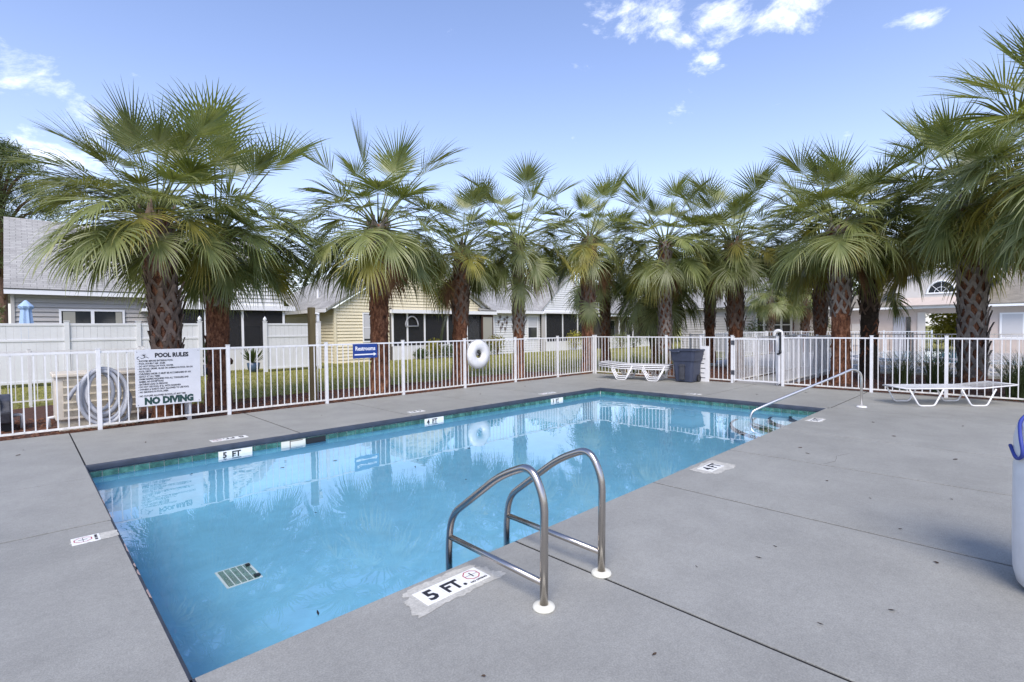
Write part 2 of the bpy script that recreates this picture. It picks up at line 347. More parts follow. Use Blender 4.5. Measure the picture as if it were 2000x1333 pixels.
# ---------------------------------------------------------------- deck of painted slabs
deck = MB().box(-9, -.04, -14, 2.60, -.30, -.007).box(-.04, 10.04, .04, 2.58, -.30, -.007).box(10.04, 13.26, -14, 2.56, -.30, -.007).box(-.04, 10.04, -14, -5.04, -.30, -.007).build('deck', 'joint')
tag(deck, kind='structure')
J = .011
def slab(x0, x1, y0, y1):
    MB().box(x0+J, x1-J, y0+J, y1-J, -.06, 0).build('slab', 'deck_paint', deck, bevel=.002)
for x0, x1 in ((0, 2.44), (2.44, 4.4), (4.4, 6.3), (6.3, 8.15), (8.15, 10.0)): slab(x0, x1, -.0055, 2.585)
for y0, y1 in ((-.2, 2.55), (-2.62, -.2), (-5.05, -2.62)): slab(9.9945, 13.24, y0, y1) if y0 > -.3 and y0 > -.25 else slab(9.9945, 13.24, y0, y1)
for y0, y1 in ((-2.37, 2.60), (-7.2, -2.37), (-14, -7.2)): slab(-9, .0055 if y0 > -7 else 0, y0, y1)
for x0, x1 in ((0, 1.985), (1.985, 3.88), (3.88, 5.68), (5.68, 7.42), (7.42, 10.1)):
    slab(x0, x1, -8.6, -4.9945); slab(x0, x1, -14, -8.6)
slab(10.1, 13.24, -8.6, -5.05); slab(10.1, 13.24, -14, -8.6)
# worn, rust coloured flakes along the pool edge
for k_ in range(14):
    q_ = random.Random(900+k_); side_ = k_ % 2
    l_ = q_.uniform(.04, .22); w_ = q_.uniform(.004, .011); t_ = q_.uniform(-4.8, -.9) if side_ == 0 else q_.uniform(.6, 7.5)
    pts_ = [(t_+l_*i/8, (w_*(.3+.7*q_.random()) if 0 < i < 8 else 0)) for i in range(9)]
    g = MB()
    if side_ == 0: g.poly([(.002, t_, .0012), (.002, t_+l_, .0012)]+[(.002-b_, a_, .0012) for a_, b_ in pts_[::-1][1:-1]])
    else: g.poly([(t_+l_, -4.997, .0012), (t_, -4.997, .0012)]+[(a_, -4.997-b_, .0012) for a_, b_ in pts_[1:-1]])
    g.build('worn_edge', 'red_wear', deck)
# hairline cracks
def crack(pts):
    g = MB(); pts = [Vector((x, y, .0015)) for x, y in pts]
    for a, b in zip(pts, pts[1:]):
        k = max(2, int((b-a).length/.05)); d_ = (b-a); nrm = Vector((-d_.y, d_.x, 0)).normalized(); prev = None
        for i in range(k+1):
            q = a+d_*(i/k)+nrm*rnd.uniform(-.006, .006); w_ = rnd.uniform(.0006, .0016)
            if prev: g.quad(prev[0]-nrm*prev[1], q-nrm*w_, q+nrm*w_, prev[0]+nrm*prev[1])
            prev = (q, w_)
    g.build('crack', 'joint', deck)
crack([(5.72, -6.0), (5.95, -6.07), (6.2, -6.02), (6.45, -6.10)])
crack([(.6, 1.45), (.9, 1.5), (1.3, 1.45)]); None
crack([(-.25, 2.2), (-.12, 2.05), (.1, 2.15), (.35, 2.3)]); crack([(-3, -.6), (-1.8, -.75), (-.05, -.7)])

# ---------------------------------------------------------------- pool basin
WL = -.163; OV = .03
zf = lambda x: -.745+.014*x
pb = MB(); a, b, c, e = -0.03, 10.03, -5.03, .03      # wall planes stand back under the overhanging coping
rings_ = [(0, -.06), (0, -.30)]+[(.42*(1-math.cos(t)), -.30-math.sin(t)) for t in [i*math.pi/16 for i in range(1, 9)]]   # (inset, share of the way down)
for (i0, z0_), (i1, z1_) in zip(rings_, rings_[1:]):
    Z = lambda x, z_: z_ if z_ >= -.30 else -.30+(zf(x)+.30)*(-z_-.30)
    Q = lambda i_: [(a+i_, e-i_), (b-i_, e-i_), (b-i_, c+i_), (a+i_, c+i_)]
    for k_ in range(4):
        p0, p1, p2, p3 = Q(i1)[k_], Q(i1)[(k_+1) % 4], Q(i0)[(k_+1) % 4], Q(i0)[k_]
        pb.quad((*p0, Z(p0[0], z1_)), (*p1, Z(p1[0], z1_)), (*p2, Z(p2[0], z0_)), (*p3, Z(p3[0], z0_)))
i_ = .42; pb.quad((a+i_, c+i_, zf(i_)), (b-i_, c+i_, zf(10-i_)), (b-i_, e-i_, zf(10-i_)), (a+i_, e-i_, zf(i_)))
basin = tag(pb.build('pool_basin', 'pool_paint', smooth=True), kind='structure')
# coping nose round the rim: bullnose profile under the slab edge
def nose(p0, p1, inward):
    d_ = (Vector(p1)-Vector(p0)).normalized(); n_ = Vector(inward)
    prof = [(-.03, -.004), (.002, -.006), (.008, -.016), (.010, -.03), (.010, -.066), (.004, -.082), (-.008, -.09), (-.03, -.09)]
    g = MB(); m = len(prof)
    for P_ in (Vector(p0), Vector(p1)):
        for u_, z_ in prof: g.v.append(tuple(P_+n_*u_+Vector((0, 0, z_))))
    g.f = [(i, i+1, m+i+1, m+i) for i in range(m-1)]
    g.build('coping', 'coping_dark', basin, smooth=True)
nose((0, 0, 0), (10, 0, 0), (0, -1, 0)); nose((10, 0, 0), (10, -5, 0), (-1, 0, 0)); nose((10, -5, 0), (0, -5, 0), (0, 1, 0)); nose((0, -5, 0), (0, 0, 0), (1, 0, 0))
# grout bed and waterline tiles
MB().box(a, b, .018, .03, -.169, -.0905).box(10.018, 10.03, c, .018, -.169, -.0905).build('grout_bed', 'grout', basin)
tm = MB().box(-.0725, .0725, -.006, .006, -.0345, .0345); tile0 = None
def tiles(n, fn):
    global tile0
    for i in range(n):
        x, y, r_ = fn(i)
        if tile0 is None: o = tile0 = tm.build('tile', 'green_tile', basin, local=True, bevel=.003)
        else: o = tile0.copy(); col.objects.link(o)
        o.location = (x, y, -.1295); o.rotation_euler = (rnd.uniform(-.006, .006), 0, r_)
SK = (2.16, 2.90)
tiles(66, lambda i: (.075+i*.1515, .0135, 0)); tiles(33, lambda i: (10.0135, -.075-i*.1515, math.pi/2))
def wall_marker(x, txt):
    m = MB().box(x, x+.42, .001, .0065, -.205, -.096).build('depth_tile', 'white_tile', basin)
    text(txt, .105, 'ink', m, frame((x+.05, .0, -.187), (1, 0, 0), (0, 0, 1)), bold=.004)
wall_marker(1.36, '5  FT'); wall_marker(4.66, '4  FT'); wall_marker(8.10, '3  FT')
k = MB().box(2.17, 2.52, -.002, .0065, -.19, -.10).build('skimmer_face', 'cream_plastic', basin)
MB().box(2.29, 2.30, -.004, 0, -.20, -.10).box(2.30, 2.48, -.004, 0, -.112, -.104).build('skimmer_stain', 'brown_iron', k)
MB().box(2.53, 2.83, -.001, .0065, -.19, -.103).build('skimmer_mouth', 'black_plastic', basin)
DRAIN = (.74, 1.035, -2.68, -2.28)
# corner steps
def step(r_, z):
    pts = [(10.0, -5.0)]+[(10-r_*math.sin(t), -5+r_*math.cos(t)) for t in [i*math.pi/2/24 for i in range(25)]]
    o = MB().prism(pts, -1.0, z).build('step', 'step_paint', basin)
    g = MB()
    for i in range(24):
        for w0, w1, zz in ((r_-.05, r_+.003, z+.003),):
            t0, t1 = i*math.pi/48, (i+1)*math.pi/48
            P = lambda r__, t: (10-r__*math.sin(t), -5+r__*math.cos(t))
            g.quad((*P(w1, t0), zz), (*P(w0, t0), zz), (*P(w0, t1), zz), (*P(w1, t1), zz)); g.quad((*P(w1, t0), zz-.05), (*P(w1, t0), zz), (*P(w1, t1), zz), (*P(w1, t1), zz-.05))
    g.build('step_edge', 'step_edge', o)
step(1.62, -.40); step(1.25, -.33); step(.95, -.27); step(.60, -.215)
# main drain
dx0, dx1, dy0, dy1 = DRAIN
dr = MB().box(dx0, dx1, dy0, dy1, -.80, -.728).build('drain', 'grout', basin)
g = MB(); n1_, n2_ = 16, 5
for i in range(n1_):
    for j in range(n2_):
        x0 = dx0+.018+j*(dx1-dx0-.03)/n2_; y0 = dy0+.018+i*(dy1-dy0-.03)/n1_
        g.box(x0, x0+(dx1-dx0-.03)/n2_*.82, y0, y0+(dy1-dy0-.03)/n1_*.5, -.7275, -.725)
g.build('drain_slot', 'green_tile', dr); MB().box(dx1-.05, dx1-.015, dy1-.09, dy1-.05, -.7245, -.71).box(dx1-.06, dx1-.01, dy0+.03, dy0+.07, -.7245, -.71).build('drain_leaf', 'ink', dr)
# water
g = MB(); g.quad((a, c, WL), (b, c, WL), (b, e-.0005, WL), (a, e-.0005, WL)); tag(g.build('water', 'water'), kind='structure')

# ---------------------------------------------------------------- depth markers let into the deck
def ragged(cx, cy_, hx, hy, seed):
    q = random.Random(seed); n = 90; pts = []
    for i in range(n):
        t = 2*math.pi*i/n; ct, s_t = math.cos(t), math.sin(t); k = 1/max(abs(ct), abs(s_t))**.8
        r_ = 1+.07*math.sin(3*t+seed)+.05*math.sin(7*t+2*seed)+q.uniform(-.06, .06)
        pts.append((cx+hx*k*ct*r_, cy_+hy*k*s_t*r_))
    return pts
def clip(pts, ax, lim, sgn): return [tuple((min(v, lim) if sgn > 0 else max(v, lim)) if i == ax else v for i, v in enumerate(p)) for p in pts]
def marker(name, label, cx, cy_, tiles_, up, words, patch=None, lim=None, seed=1):
    """row of square tiles centred at cx,cy_; up = direction of the top of the letters"""
    up = Vector((*up, 0)); rt_ = Vector((up.y, -up.x, 0)); n = len(tiles_)
    o = thing(name, label, 'depth marker', (cx, cy_, 0), 'depth marker tiles let into the deck')
    if patch:
        pts = ragged(cx+patch[2], cy_+patch[3], patch[0], patch[1], seed)
        if lim: pts = clip(pts, *lim)
        g = MB(); g.add([(x, y, .0022) for x, y in pts]+[(cx+patch[2], cy_+patch[3], .0022)], [(i, (i+1) % len(pts), len(pts)) for i in range(len(pts))])
        g.build('bare_patch', 'bare_concrete', o)
    for i in range(n):
        p0 = Vector((cx, cy_, 0))+rt_*((i-n/2)*.154+.077)
        ex, ey = (abs(rt_.x)*.0755+abs(up.x)*.08), (abs(rt_.y)*.0755+abs(up.y)*.08)
        tl = MB().box(p0.x-ex, p0.x+ex, p0.y-ey, p0.y+ey, -.01, .0045).build('tile', 'white_tile', o, bevel=.001)
        w_ = tiles_[i]
        if w_ == 'X':
            g = MB()
            for k_ in range(8):
                t0, t1 = (k_+.5)*math.pi/4, (k_+1.5)*math.pi/4
                P = lambda r_, t: tuple(p0+rt_*(r_*math.cos(t))+up*(.016+r_*math.sin(t))+Vector((0, 0, .0052)))
                g.quad(P(.056, t0), P(.056, t1), P(.049, t1), P(.049, t0))
            g.build('octagon', 'red_ink', tl)
            g = MB()
            for t in (0, math.pi/2):
                dx = rt_*math.cos(t)+up*math.sin(t); dy = Vector((-dx.y, dx.x, 0)); c0 = p0+up*.016+Vector((0, 0, .0055))
                hw = .0016 if t == 0 else .004; hl = .046 if t == 0 else .026
                g.quad(tuple(c0-dx*hl-dy*hw), tuple(c0+dx*hl-dy*hw), tuple(c0+dx*hl+dy*hw), tuple(c0-dx*hl+dy*hw))
            g.build('diver', 'ink', tl)
            text('NO DIVING', .0235, 'ink', tl, frame(tuple(p0-up*.066+Vector((0, 0, .005))), rt_, up), 'CENTER', bold=.0008)
        elif w_:
            text(w_, .152 if len(w_) < 3 else .136, 'ink', tl, frame(tuple(p0-up*.052-rt_*.0+Vector((0, 0, .005))), rt_, up), 'CENTER', bold=.005, sx=.95 if len(w_) < 3 else .82)
    return o
marker('depth_marker', 'white 5 FT. tile marker with NO DIVING symbol beside the pool ladder', 1.288, -5.182, ['5', 'FT.', 'X'], (0, 1), 0, (.30, .135, -.01, .0), (1, -4.998, 1), 3)
marker('depth_marker', 'white 4 FT tile marker in bare patch on the open side deck', 4.76, -5.185, ['4', 'FT'], (0, 1), 0, (.27, .15, .02, -.02), (1, -4.998, 1), 5)
marker('depth_marker', 'small worn marker tile beside the step handrail', 8.55, -5.205, ['3', 'FT'], (0, 1), 0, (.22, .11, .02, 0), (1, -4.998, 1), 8)
marker('depth_marker', 'no diving tile let into the deck at the deep end', -.190, -2.735, ['X'], (-1, 0), 0, (.135, .075, .06, -.005), (0, -.004, 1), 11)
marker('depth_marker', 'long white marker tiles on far deck above the 5 FT tile', 1.58, .325, ['5', 'FT.', 'X'], (0, -1), 0)
marker('depth_marker', 'pair of white marker tiles on far deck above the 4 FT tile', 4.70, .33, ['4', 'FT.'], (0, -1), 0)
marker('depth_marker', 'white marker tiles on far deck above the 3 FT tile', 8.26, .25, ['3', 'FT.', 'X'], (0, -1), 0)
marker('depth_marker', 'pale marker tile on end deck between bin and pool', 10.30, -2.33, ['3', 'FT'], (-1, 0), 0, (.11, .19, 0, 0), (0, 10.004, -1), 14)

# ---------------------------------------------------------------- ladder and step rail
ld = thing('pool_ladder', 'stainless steel pool ladder with twin arched rails on white collars', 'ladder', (1.75, -5.3, 0))
for x in (1.487, 2.013):
    path = arc([(x, -5.725, -.02), (x, -5.735, .60), (x, -5.64, .76), (x, -5.40, .66), (x, -4.92, .30), (x, -4.885, .10), (x, -4.885, -1.0)], .16, 8)
    rail = MB().tube(path, .0225, 16).build('rail', 'steel', ld, smooth=True)
    MB().tube([(x, -5.73, .135), (x, -4.89, .150)], .0185, 12).build('cross_bar', 'steel', rail, smooth=True)
    MB().lathe([(.060, 0.001), (.062, .008), (.056, .018), (.036, .025), (.028, .026), (.0235, .022)], 28, (x, -5.725, 0)).build('collar', 'cream_plastic', ld, smooth=True)
for z in (-.38, -.62, -.86): MB().box(1.487, 2.013, -4.925, -4.845, z-.015, z+.015).build('tread', 'plastic_white', ld, bevel=.006)
hr = thing('handrail', 'slanting chrome handrail over the corner steps of the pool', 'handrail', (10.52, -5.44, 0))
path = arc([(10.52, -5.44, -.02), (10.515, -5.437, .62), (10.38, -5.345, .72), (10.15, -5.19, .62), (8.95, -4.365, .135), (8.66, -4.165, .00), (8.66, -4.165, -.20), (9.15, -4.5, -.37)], .14, 7)
MB().tube(path, .021, 14).build('rail', 'steel_bright', hr, smooth=True)
MB().lathe([(.085, .001), (.086, .012), (.07, .024), (.04, .03), (.022, .03)], 24, (10.52, -5.44, 0)).build('collar', 'plastic_white', hr, smooth=True)

# ---------------------------------------------------------------- pool fence
PICK = {}
def pick_mesh(h, mat):
    if (h, mat) not in PICK:
        me = MB().box(-.008, .008, -.008, .008, 0, h); m = bpy.data.meshes.new('picket'); m.from_pydata(me.v, [], me.f); m.materials.append(MATS[mat]); PICK[(h, mat)] = m
    return PICK[(h, mat)]
def fence(name, label, p0, p1, posts, skip=(), mat='white_metal', z0=0, h=1.285, group='white picket fences round the pools', pr=.029, cat='fence', step_=.122, ends=(True, True)):
    p0 = Vector((*p0, z0)); p1 = Vector((*p1, z0)); d_ = (p1-p0); L = d_.length; d_.normalize(); ang = math.atan2(d_.y, d_.x)
    f = thing(name, label, cat, tuple(p0), group, ang)
    for s in posts:
        MB().box(s-pr, s+pr, -pr, pr, -.12, h-.02).prism([(s-pr-.006, -pr-.006), (s+pr+.006, -pr-.006), (s+pr+.006, pr+.006), (s-pr-.006, pr+.006)], h-.0195, h-.008).build('post', mat, f, local=True, bevel=.003)
    for a_, b_ in zip(posts, posts[1:]):
        if (a_, b_) in skip or any(abs(a_-q[0]) < .01 for q in skip): continue
        for zr, zh in ((h-.085, .032), (.055, .03)):
            MB().box(a_+pr, b_-pr, -.0145, .0145, zr, zr+zh).build('rail', 'stain_white' if (zr < .5 and mat == 'white_metal') else mat, f, local=True)
        n = max(1, round((b_-a_)/step_))
        for i in range(1, n):
            o = bpy.data.objects.new('picket', pick_mesh(round(h-.14, 3), mat)); col.objects.link(o); o.parent = f; o.location = (a_+(b_-a_)*i/n+rnd.uniform(-.003, .003), 0, .07); o.rotation_euler = (rnd.uniform(-.003, .003), rnd.uniform(-.004, .004), 0)
    return f
x0 = .369-1.83*3
fence('pool_fence', 'long white picket fence carrying the signs along the far deck', (x0, FL(x0)), (13.18, FL(13.18)), [1.83*i for i in range(11)])
cx, cyy = 13.18, FL(13.18)
RS = [0.03, 1.30, 2.60, 3.66, 4.53, 5.786, 7.62, 8.896, 10.06, 11.3, 12.6]
fence('pool_fence', 'white picket fence with the gate behind the loungers and bin', (cx, cyy-.06), (cx-.0077*12.6, cyy-12.6), RS[:5]+RS[5:], skip=[(4.53, 5.786)])
# gate
def rp(s, x=0, z=0): return (cx-.0077*s+x, cyy-.06-s, z)
gt = thing('gate', 'white picket gate with tall black latch at the end deck', 'gate', rp(4.57))
ax_, ay_, _ = rp(4.57); L = 1.15
fr_ = MB().box(ax_-.02, ax_+.02, ay_-.04, ay_, .06, 1.21).box(ax_-.02, ax_+.02, ay_-L-.0, ay_-L+.04, .06, 1.21).build('gate_stile', 'white_metal', gt)
MB().box(ax_-.016, ax_+.016, ay_-L+.04, ay_-.04, 1.16, 1.195).box(ax_-.016, ax_+.016, ay_-L+.04, ay_-.04, .07, .105).build('rail', 'white_metal', gt)
for i in range(1, 9):
    o = bpy.data.objects.new('picket', pick_mesh(1.055, 'white_metal')); col.objects.link(o); o.parent = gt; o.location = (0, -.04-(L-.08)*i/9, .106)
lt = MB().box(ax_-.055, ax_-.022, ay_-L-.035, ay_-L+.012, .86, 1.36).build('latch', 'black_plastic', gt, bevel=.006)
MB().tube([(ax_-.04, ay_-L-.01, .83), (ax_-.04, ay_-L-.01, .90)], .035, 12).tube([(ax_-.04, ay_-L+.06, .80), (ax_-.04, ay_-L-.02, .83)], .022, 8).build('knob', 'black_plastic', lt, smooth=True)
for z in (.22, 1.02): MB().box(ax_-.034, ax_-.022, ay_-.03, ay_+.06, z, z+.12).build('hinge', 'grey_motor', gt)

# ---------------------------------------------------------------- signs on the fence
def plate(o, x0, x1, z0, z1, y, mat, th=.006, name='board'):
    return MB().box(x0, x1, y-th, y, z0, z1).build(name, mat, o, bevel=.003)
yS = FL(1.3)-.036
sg = thing('pool_rules_sign', 'large white POOL RULES board ending in NO DIVING on the fence', 'sign', (1.29, yS, .3))
sx0, sx1, sz0, sz1 = .825, 1.75, .295, 1.225
bd = plate(sg, sx0, sx1, sz0, sz1, yS, 'sign_white')
T = lambda x, z: frame((x, yS-.0075, z), (1, 0, 0), (0, 0, 1))
text('POOL RULES', .098, 'ink', sg, T(sx0+.27, sz1-.125), bold=.005, sx=.86)
rules = ['- SHOWER BEFORE ENTERING POOL', '- POOL HOURS 7 AM - DUSK', '- DO NOT SWALLOW POOL WATER', '- NO FOOD, DRINK, GLASS OR ANIMALS IN POOL OR ON', '  POOL DECK', '- CHILDREN UNDER 12 MUST BE ACCOMPANIED BY AN',
         '  ADULT AT ALL TIMES', '- SWIM DIAPERS REQUIRED FOR ALL TODDLERS AND', '  BABIES, NO EXCEPTIONS', '- BATHING LOAD 20 PERSONS', '- DO NOT USE POOL IF ILL WITH DIARRHEA', '- OWNERS & GUESTS ONLY ALLOWED TO USE POOL', '- NO SMOKING IN POOL AREA']
for i, ln in enumerate(rules): text(ln, .040, 'ink', sg, T(sx0+.035, sz1-.195-i*.0425), bold=.0012, sx=.74)
text('- NO CUTOFFS ALLOWED IN POOL AT ANY TIME', .040, 'ink', sg, T(sx0+.035, sz1-.195-13*.0435-.01), bold=.0012, sx=.74)
text('NO DIVING', .150, 'green_ink', sg, T((sx0+sx1)/2, sz0+.035), 'CENTER', bold=.010, sx=.88)
g = MB(); cxx, czz = sx0+.125, sz1-.095          # palm-and-scroll emblem
for k_ in range(7):
    t = R(-20+k_*37); g.tri((cxx-.006, yS-.008, czz), (cxx+math.cos(t)*.055, yS-.008, czz+math.sin(t)*.035+.01), (cxx+.006, yS-.008, czz+.004))
g.tube([(cxx-.075+.02*math.cos(t), yS-.008, czz-.035+.022*math.sin(t)) for t in [R(60+i*24) for i in range(11)]], .0035, 5)
g.tube([(cxx-.05+i*.012, yS-.008, czz-.03-.012*math.sin(i*.8)) for i in range(10)], .004, 5)
g.tube([(cxx, yS-.008, czz), (cxx+.006, yS-.008, czz-.03)], .004, 5)
g.build('emblem', 'ink', sg)
for x in (sx0+.03, sx1-.03):
    for z in (sz0+.03, sz1-.03): MB().tube([(x, yS-.010, z), (x, yS-.004, z)], .006, 8).build('screw', 'grey_motor', sg)
yS2 = FL(4.9)-.036
rs = thing('restrooms_sign', 'blue Restrooms sign with white arrow hung on the fence', 'sign', (4.89, yS2, .9))
plate(rs, 4.60, 5.185, .905, 1.215, yS2, 'blue_sign')
text('Restrooms', .125, 'white_ink', rs, frame((4.893, yS2-.0075, 1.075), (1, 0, 0), (0, 0, 1)), 'CENTER', bold=.003, sx=.86)
MB().add([(4.635, yS2-.0075, .972), (5.09, yS2-.0075, .972), (5.09, yS2-.0075, .945), (5.155, yS2-.0075, .985), (5.09, yS2-.0075, 1.025), (5.09, yS2-.0075, .998), (4.635, yS2-.0075, .998)], [(0, 1, 2, 3, 4, 5, 6)]).build('arrow', 'white_ink', rs)

# life ring on the fence
def ring_buoy(name, label, c0, R_, r_, nx, group='white ring buoys hung on fences'):
    o = thing(name, label, 'ring buoy', c0, group)
    ax1 = Vector((-nx[1], nx[0], 0)).normalized(); ax2 = Vector((0, 0, 1)); n_ = Vector((*nx, 0)).normalized(); g = MB(); N, K = 40, 14
    for i in range(N):
        t = 2*math.pi*i/N; d_ = ax1*math.cos(t)+ax2*math.sin(t)
        for k_ in range(K):
            s = 2*math.pi*k_/K; g.v.append(tuple(Vector(c0)+d_*(R_+r_*math.cos(s))+n_*(r_*.62*math.sin(s))))
    g.f = [(i*K+k_, i*K+(k_+1) % K, ((i+1) % N)*K+(k_+1) % K, ((i+1) % N)*K+k_) for i in range(N) for k_ in range(K)]
    g.build('ring', 'plastic_white', o, smooth=True)
    rope = []
    for i in range(65):
        t = 2*math.pi*i/64; k_ = 1.02+.03*abs(math.sin(2*t)); rope.append(Vector(c0)+(ax1*math.cos(t)+ax2*math.sin(t))*(R_+r_)*k_)
    MB().tube(rope, .008, 6).build('rope', 'hose', o, smooth=True)
    return o, n_
yR = FL(8.05)
rb, _ = ring_buoy('ring_buoy', 'white ring buoy hanging on the fence near the 3 FT tile', (8.05, yR-.12, .86), .235, .135, (0, -1))
MB().tube([(8.05, yR-.13, .97), (8.02, yR-.15, .90), (8.07, yR-.15, .86), (8.04, yR-.14, .80)], .03, 7).build('rope_bundle', 'black_plastic', rb, smooth=True)
MB().box(8.0, 8.1, yR-.05, yR-.015, .82, .92).build('bracket', 'white_metal', rb)

# coiled vacuum hose on the fence post
hs = thing('vacuum_hose', 'thick grey pool hose coiled over the fence post by the tan box', 'hose', (.42, 2.75, .0))
for i in range(5):
    rx, rz = .30-.035*i+rnd.uniform(-.01, .01), .44-.035*i; cx_, cz_ = .43+.03*(i % 2)-.01*i, .51+.02*i
    pts = [(cx_+rx*math.cos(t)*(1+.02*math.sin(3*t+i)), 2.70+.05*(i % 3)+.02*math.sin(t*2+i), cz_+rz*math.sin(t)) for t in [2*math.pi*k_/40 for k_ in range(40)]]
    MB().tube(pts, .030, 10, closed=True).build('coil', 'hose', hs, smooth=True)
MB().tube(arc([(.66, 2.80, .72), (.80, 2.80, .45), (.74, 2.80, .12), (.62, 2.82, .04)], .2, 8), .030, 10).build('hose_end', 'hose', hs, smooth=True)
MB().tube(arc([(.22, 2.86, .78), (.08, 2.88, .62), (.02, 2.92, .48)], .1, 6), .030, 10).build('hose_end', 'hose', hs, smooth=True)

# tan pool heater and pump housing behind the fence
hb = thing('pool_heater', 'tan louvred equipment box on the mulch behind the coiled hose', 'equipment box', (.3, 3.5, -.085))
MB().box(-.12, 1.0, 3.35, 4.05, .10, .80).build('cabinet', 'tan_box', hb, bevel=.02)
MB().box(-.15, 1.03, 3.30, 4.10, .80, .86).build('top', 'tan_box', hb, bevel=.015)
MB().box(-.08, .96, 3.40, 4.0, -.085, .099).build('base', 'tan_side', hb, bevel=.01)
for i in range(5): MB().add([(-.02, 3.347, .16+i*.125), (.95, 3.347, .16+i*.125), (.95, 3.31, .255+i*.125), (-.02, 3.31, .255+i*.125), (-.02, 3.347, .262+i*.125), (.95, 3.347, .262+i*.125)], [(0, 1, 2, 3), (3, 2, 5, 4)]).build('louver', 'tan_side', hb)
MB().tube([(-.2, 3.5, .0), (-.2, 3.5, .15), (-.12, 3.5, .15)], .03, 8).build('pipe', 'plastic_white', hb, smooth=True)
pm = thing('pump_motor', 'dark grey pump housing standing on the mulch at the left edge', 'pump', (-.8, 4.3, -.085))
MB().prism_x([(4.0, .05), (4.7, .05), (4.75, .25), (4.6, .45), (4.3, .52), (4.05, .42), (3.95, .25)], -1.25, -.62).build('housing', 'grey_motor', pm, bevel=.03)
MB().box(-1.1, -.75, 3.93, 4.3, .30, .47).build('lid', 'black_plastic', pm, bevel=.02)
MB().box(-1.3, -.6, 4.1, 4.6, -.085, .05).build('base', 'black_plastic', pm, bevel=.01)
MB().tube([(-.62, 4.3, .15), (-.5, 4.3, .15), (-.5, 4.3, -.08)], .035, 10).build('pipe', 'plastic_white', pm, smooth=True)

# timber post with camera
tp_ = thing('timber_post', 'weathered wooden post with small white lamp behind the long fence', 'post', (4.12, 3.52, -.085))
MB().box(4.055, 4.185, 3.455, 3.585, -.085, 2.03).build('post', 'post_wood', tp_, bevel=.012)
MB().tube([(4.21, 3.46, -.08), (4.21, 3.46, 1.83)], .014, 8).build('conduit', 'plastic_white', tp_, smooth=True)
MB().box(4.19, 4.25, 3.40, 3.47, 1.72, 1.86).tube([(4.16, 3.42, 1.9), (4.24, 3.38, 1.88)], .025, 8).build('lamp', 'plastic_white', tp_, bevel=.006)

# ---------------------------------------------------------------- bin, barrel, board
bn = thing('wheeled_bin', 'grey blue wheeled bin without lid beside the stacked loungers', 'bin', (12.66, -1.0, 0))
def ringpts(hx, hy, z, r_=.08, n=6):
    out = []
    for qx, qy, t0 in ((1, 1, 0), (-1, 1, 90), (-1, -1, 180), (1, -1, 270)):
        for k_ in range(n+1):
            t = R(t0+90*k_/n); out.append((12.66+qx*(hx-r_)+r_*math.cos(t), -1.0+qy*(hy-r_)+r_*math.sin(t), z))
    return out
def loft(rings, cap0=True, cap1=True):
    g = MB(); n = len(rings[0]); g.v = [p for r_ in rings for p in r_]
    g.f = [(i*n+k_, i*n+(k_+1) % n, (i+1)*n+(k_+1) % n, (i+1)*n+k_) for i in range(len(rings)-1) for k_ in range(n)]
    if cap0: g.f.append(tuple(range(n-1, -1, -1)))
    if cap1: g.f.append(tuple((len(rings)-1)*n+k_ for k_ in range(n)))
    return g
loft([ringpts(.235, .245, .02), ringpts(.24, .25, .05), ringpts(.285, .30, .58), ringpts(.305, .325, .585), ringpts(.335, .36, .86), ringpts(.30, .325, .86), ringpts(.22, .23, .08)]).build('body', 'bin_plastic', bn, smooth=False)
loft([ringpts(.34, .365, .855), ringpts(.365, .395, .865), ringpts(.365, .395, .895), ringpts(.325, .35, .90), ringpts(.325, .35, .86)], False, False).build('rim', 'bin_plastic', bn)
MB().tube(arc([(12.325, -.75, .86), (12.28, -.75, .84), (12.28, -.95, .84), (12.325, -.95, .86)], .03, 4), .02, 8).build('handle', 'bin_plastic', bn, smooth=True)
MB().box(12.345, 12.40, -1.07, -.93, .08, .50).box(12.34, 12.40, -1.09, -.91, .44, .47).build('grip_recess', 'grey_motor', bn, bevel=.008)
for y in (-.78, -1.26): MB().tube([(12.80, y-.03, .10), (12.80, y+.03, .10)], .10, 20).build('wheel', 'black_plastic', bn, smooth=False)
mb_ = thing('marker_board', 'narrow white upright board with dark ticks beside the bin', 'board', (12.93, -1.38, 0))
MB().box(12.92, 12.945, -1.50, -1.26, .0, .98).build('board', 'plastic_white', mb_, bevel=.004)
for i in range(6): MB().box(12.916, 12.9195, -1.37 if i % 2 else -1.40, -1.27, .10+i*.13, .118+i*.13).build('tick', 'ink', mb_)
br = thing('barrel', 'tall white plastic barrel with blue cord at the right edge', 'barrel', (3.625, -7.79, 0))
MB().lathe([(.26, .005), (.285, .03), (.30, .10), (.305, .25), (.305, .70), (.300, .72), (.300, .735), (.305, .75), (.303, .86), (.285, .94), (.24, 1.0), (.12, 1.035), (.03, 1.04)], 48, (3.625, -7.79, 0)).build('drum', 'plastic_white', br, smooth=True)
ang0 = math.atan2(.62, -.35)
bp = lambda a_, r_, z: (3.625+r_*math.cos(a_), -7.79+r_*math.sin(a_), z)
MB().tube(arc([bp(ang0-.7, .20, 1.02), bp(ang0-.3, .285, .97), bp(ang0+.05, .325, .88), bp(ang0+.15, .33, .78), bp(ang0-.1, .315, .74), bp(ang0-.5, .315, .80)], .08, 6), .009, 8).build('cord', 'rope_blue', br, smooth=True)

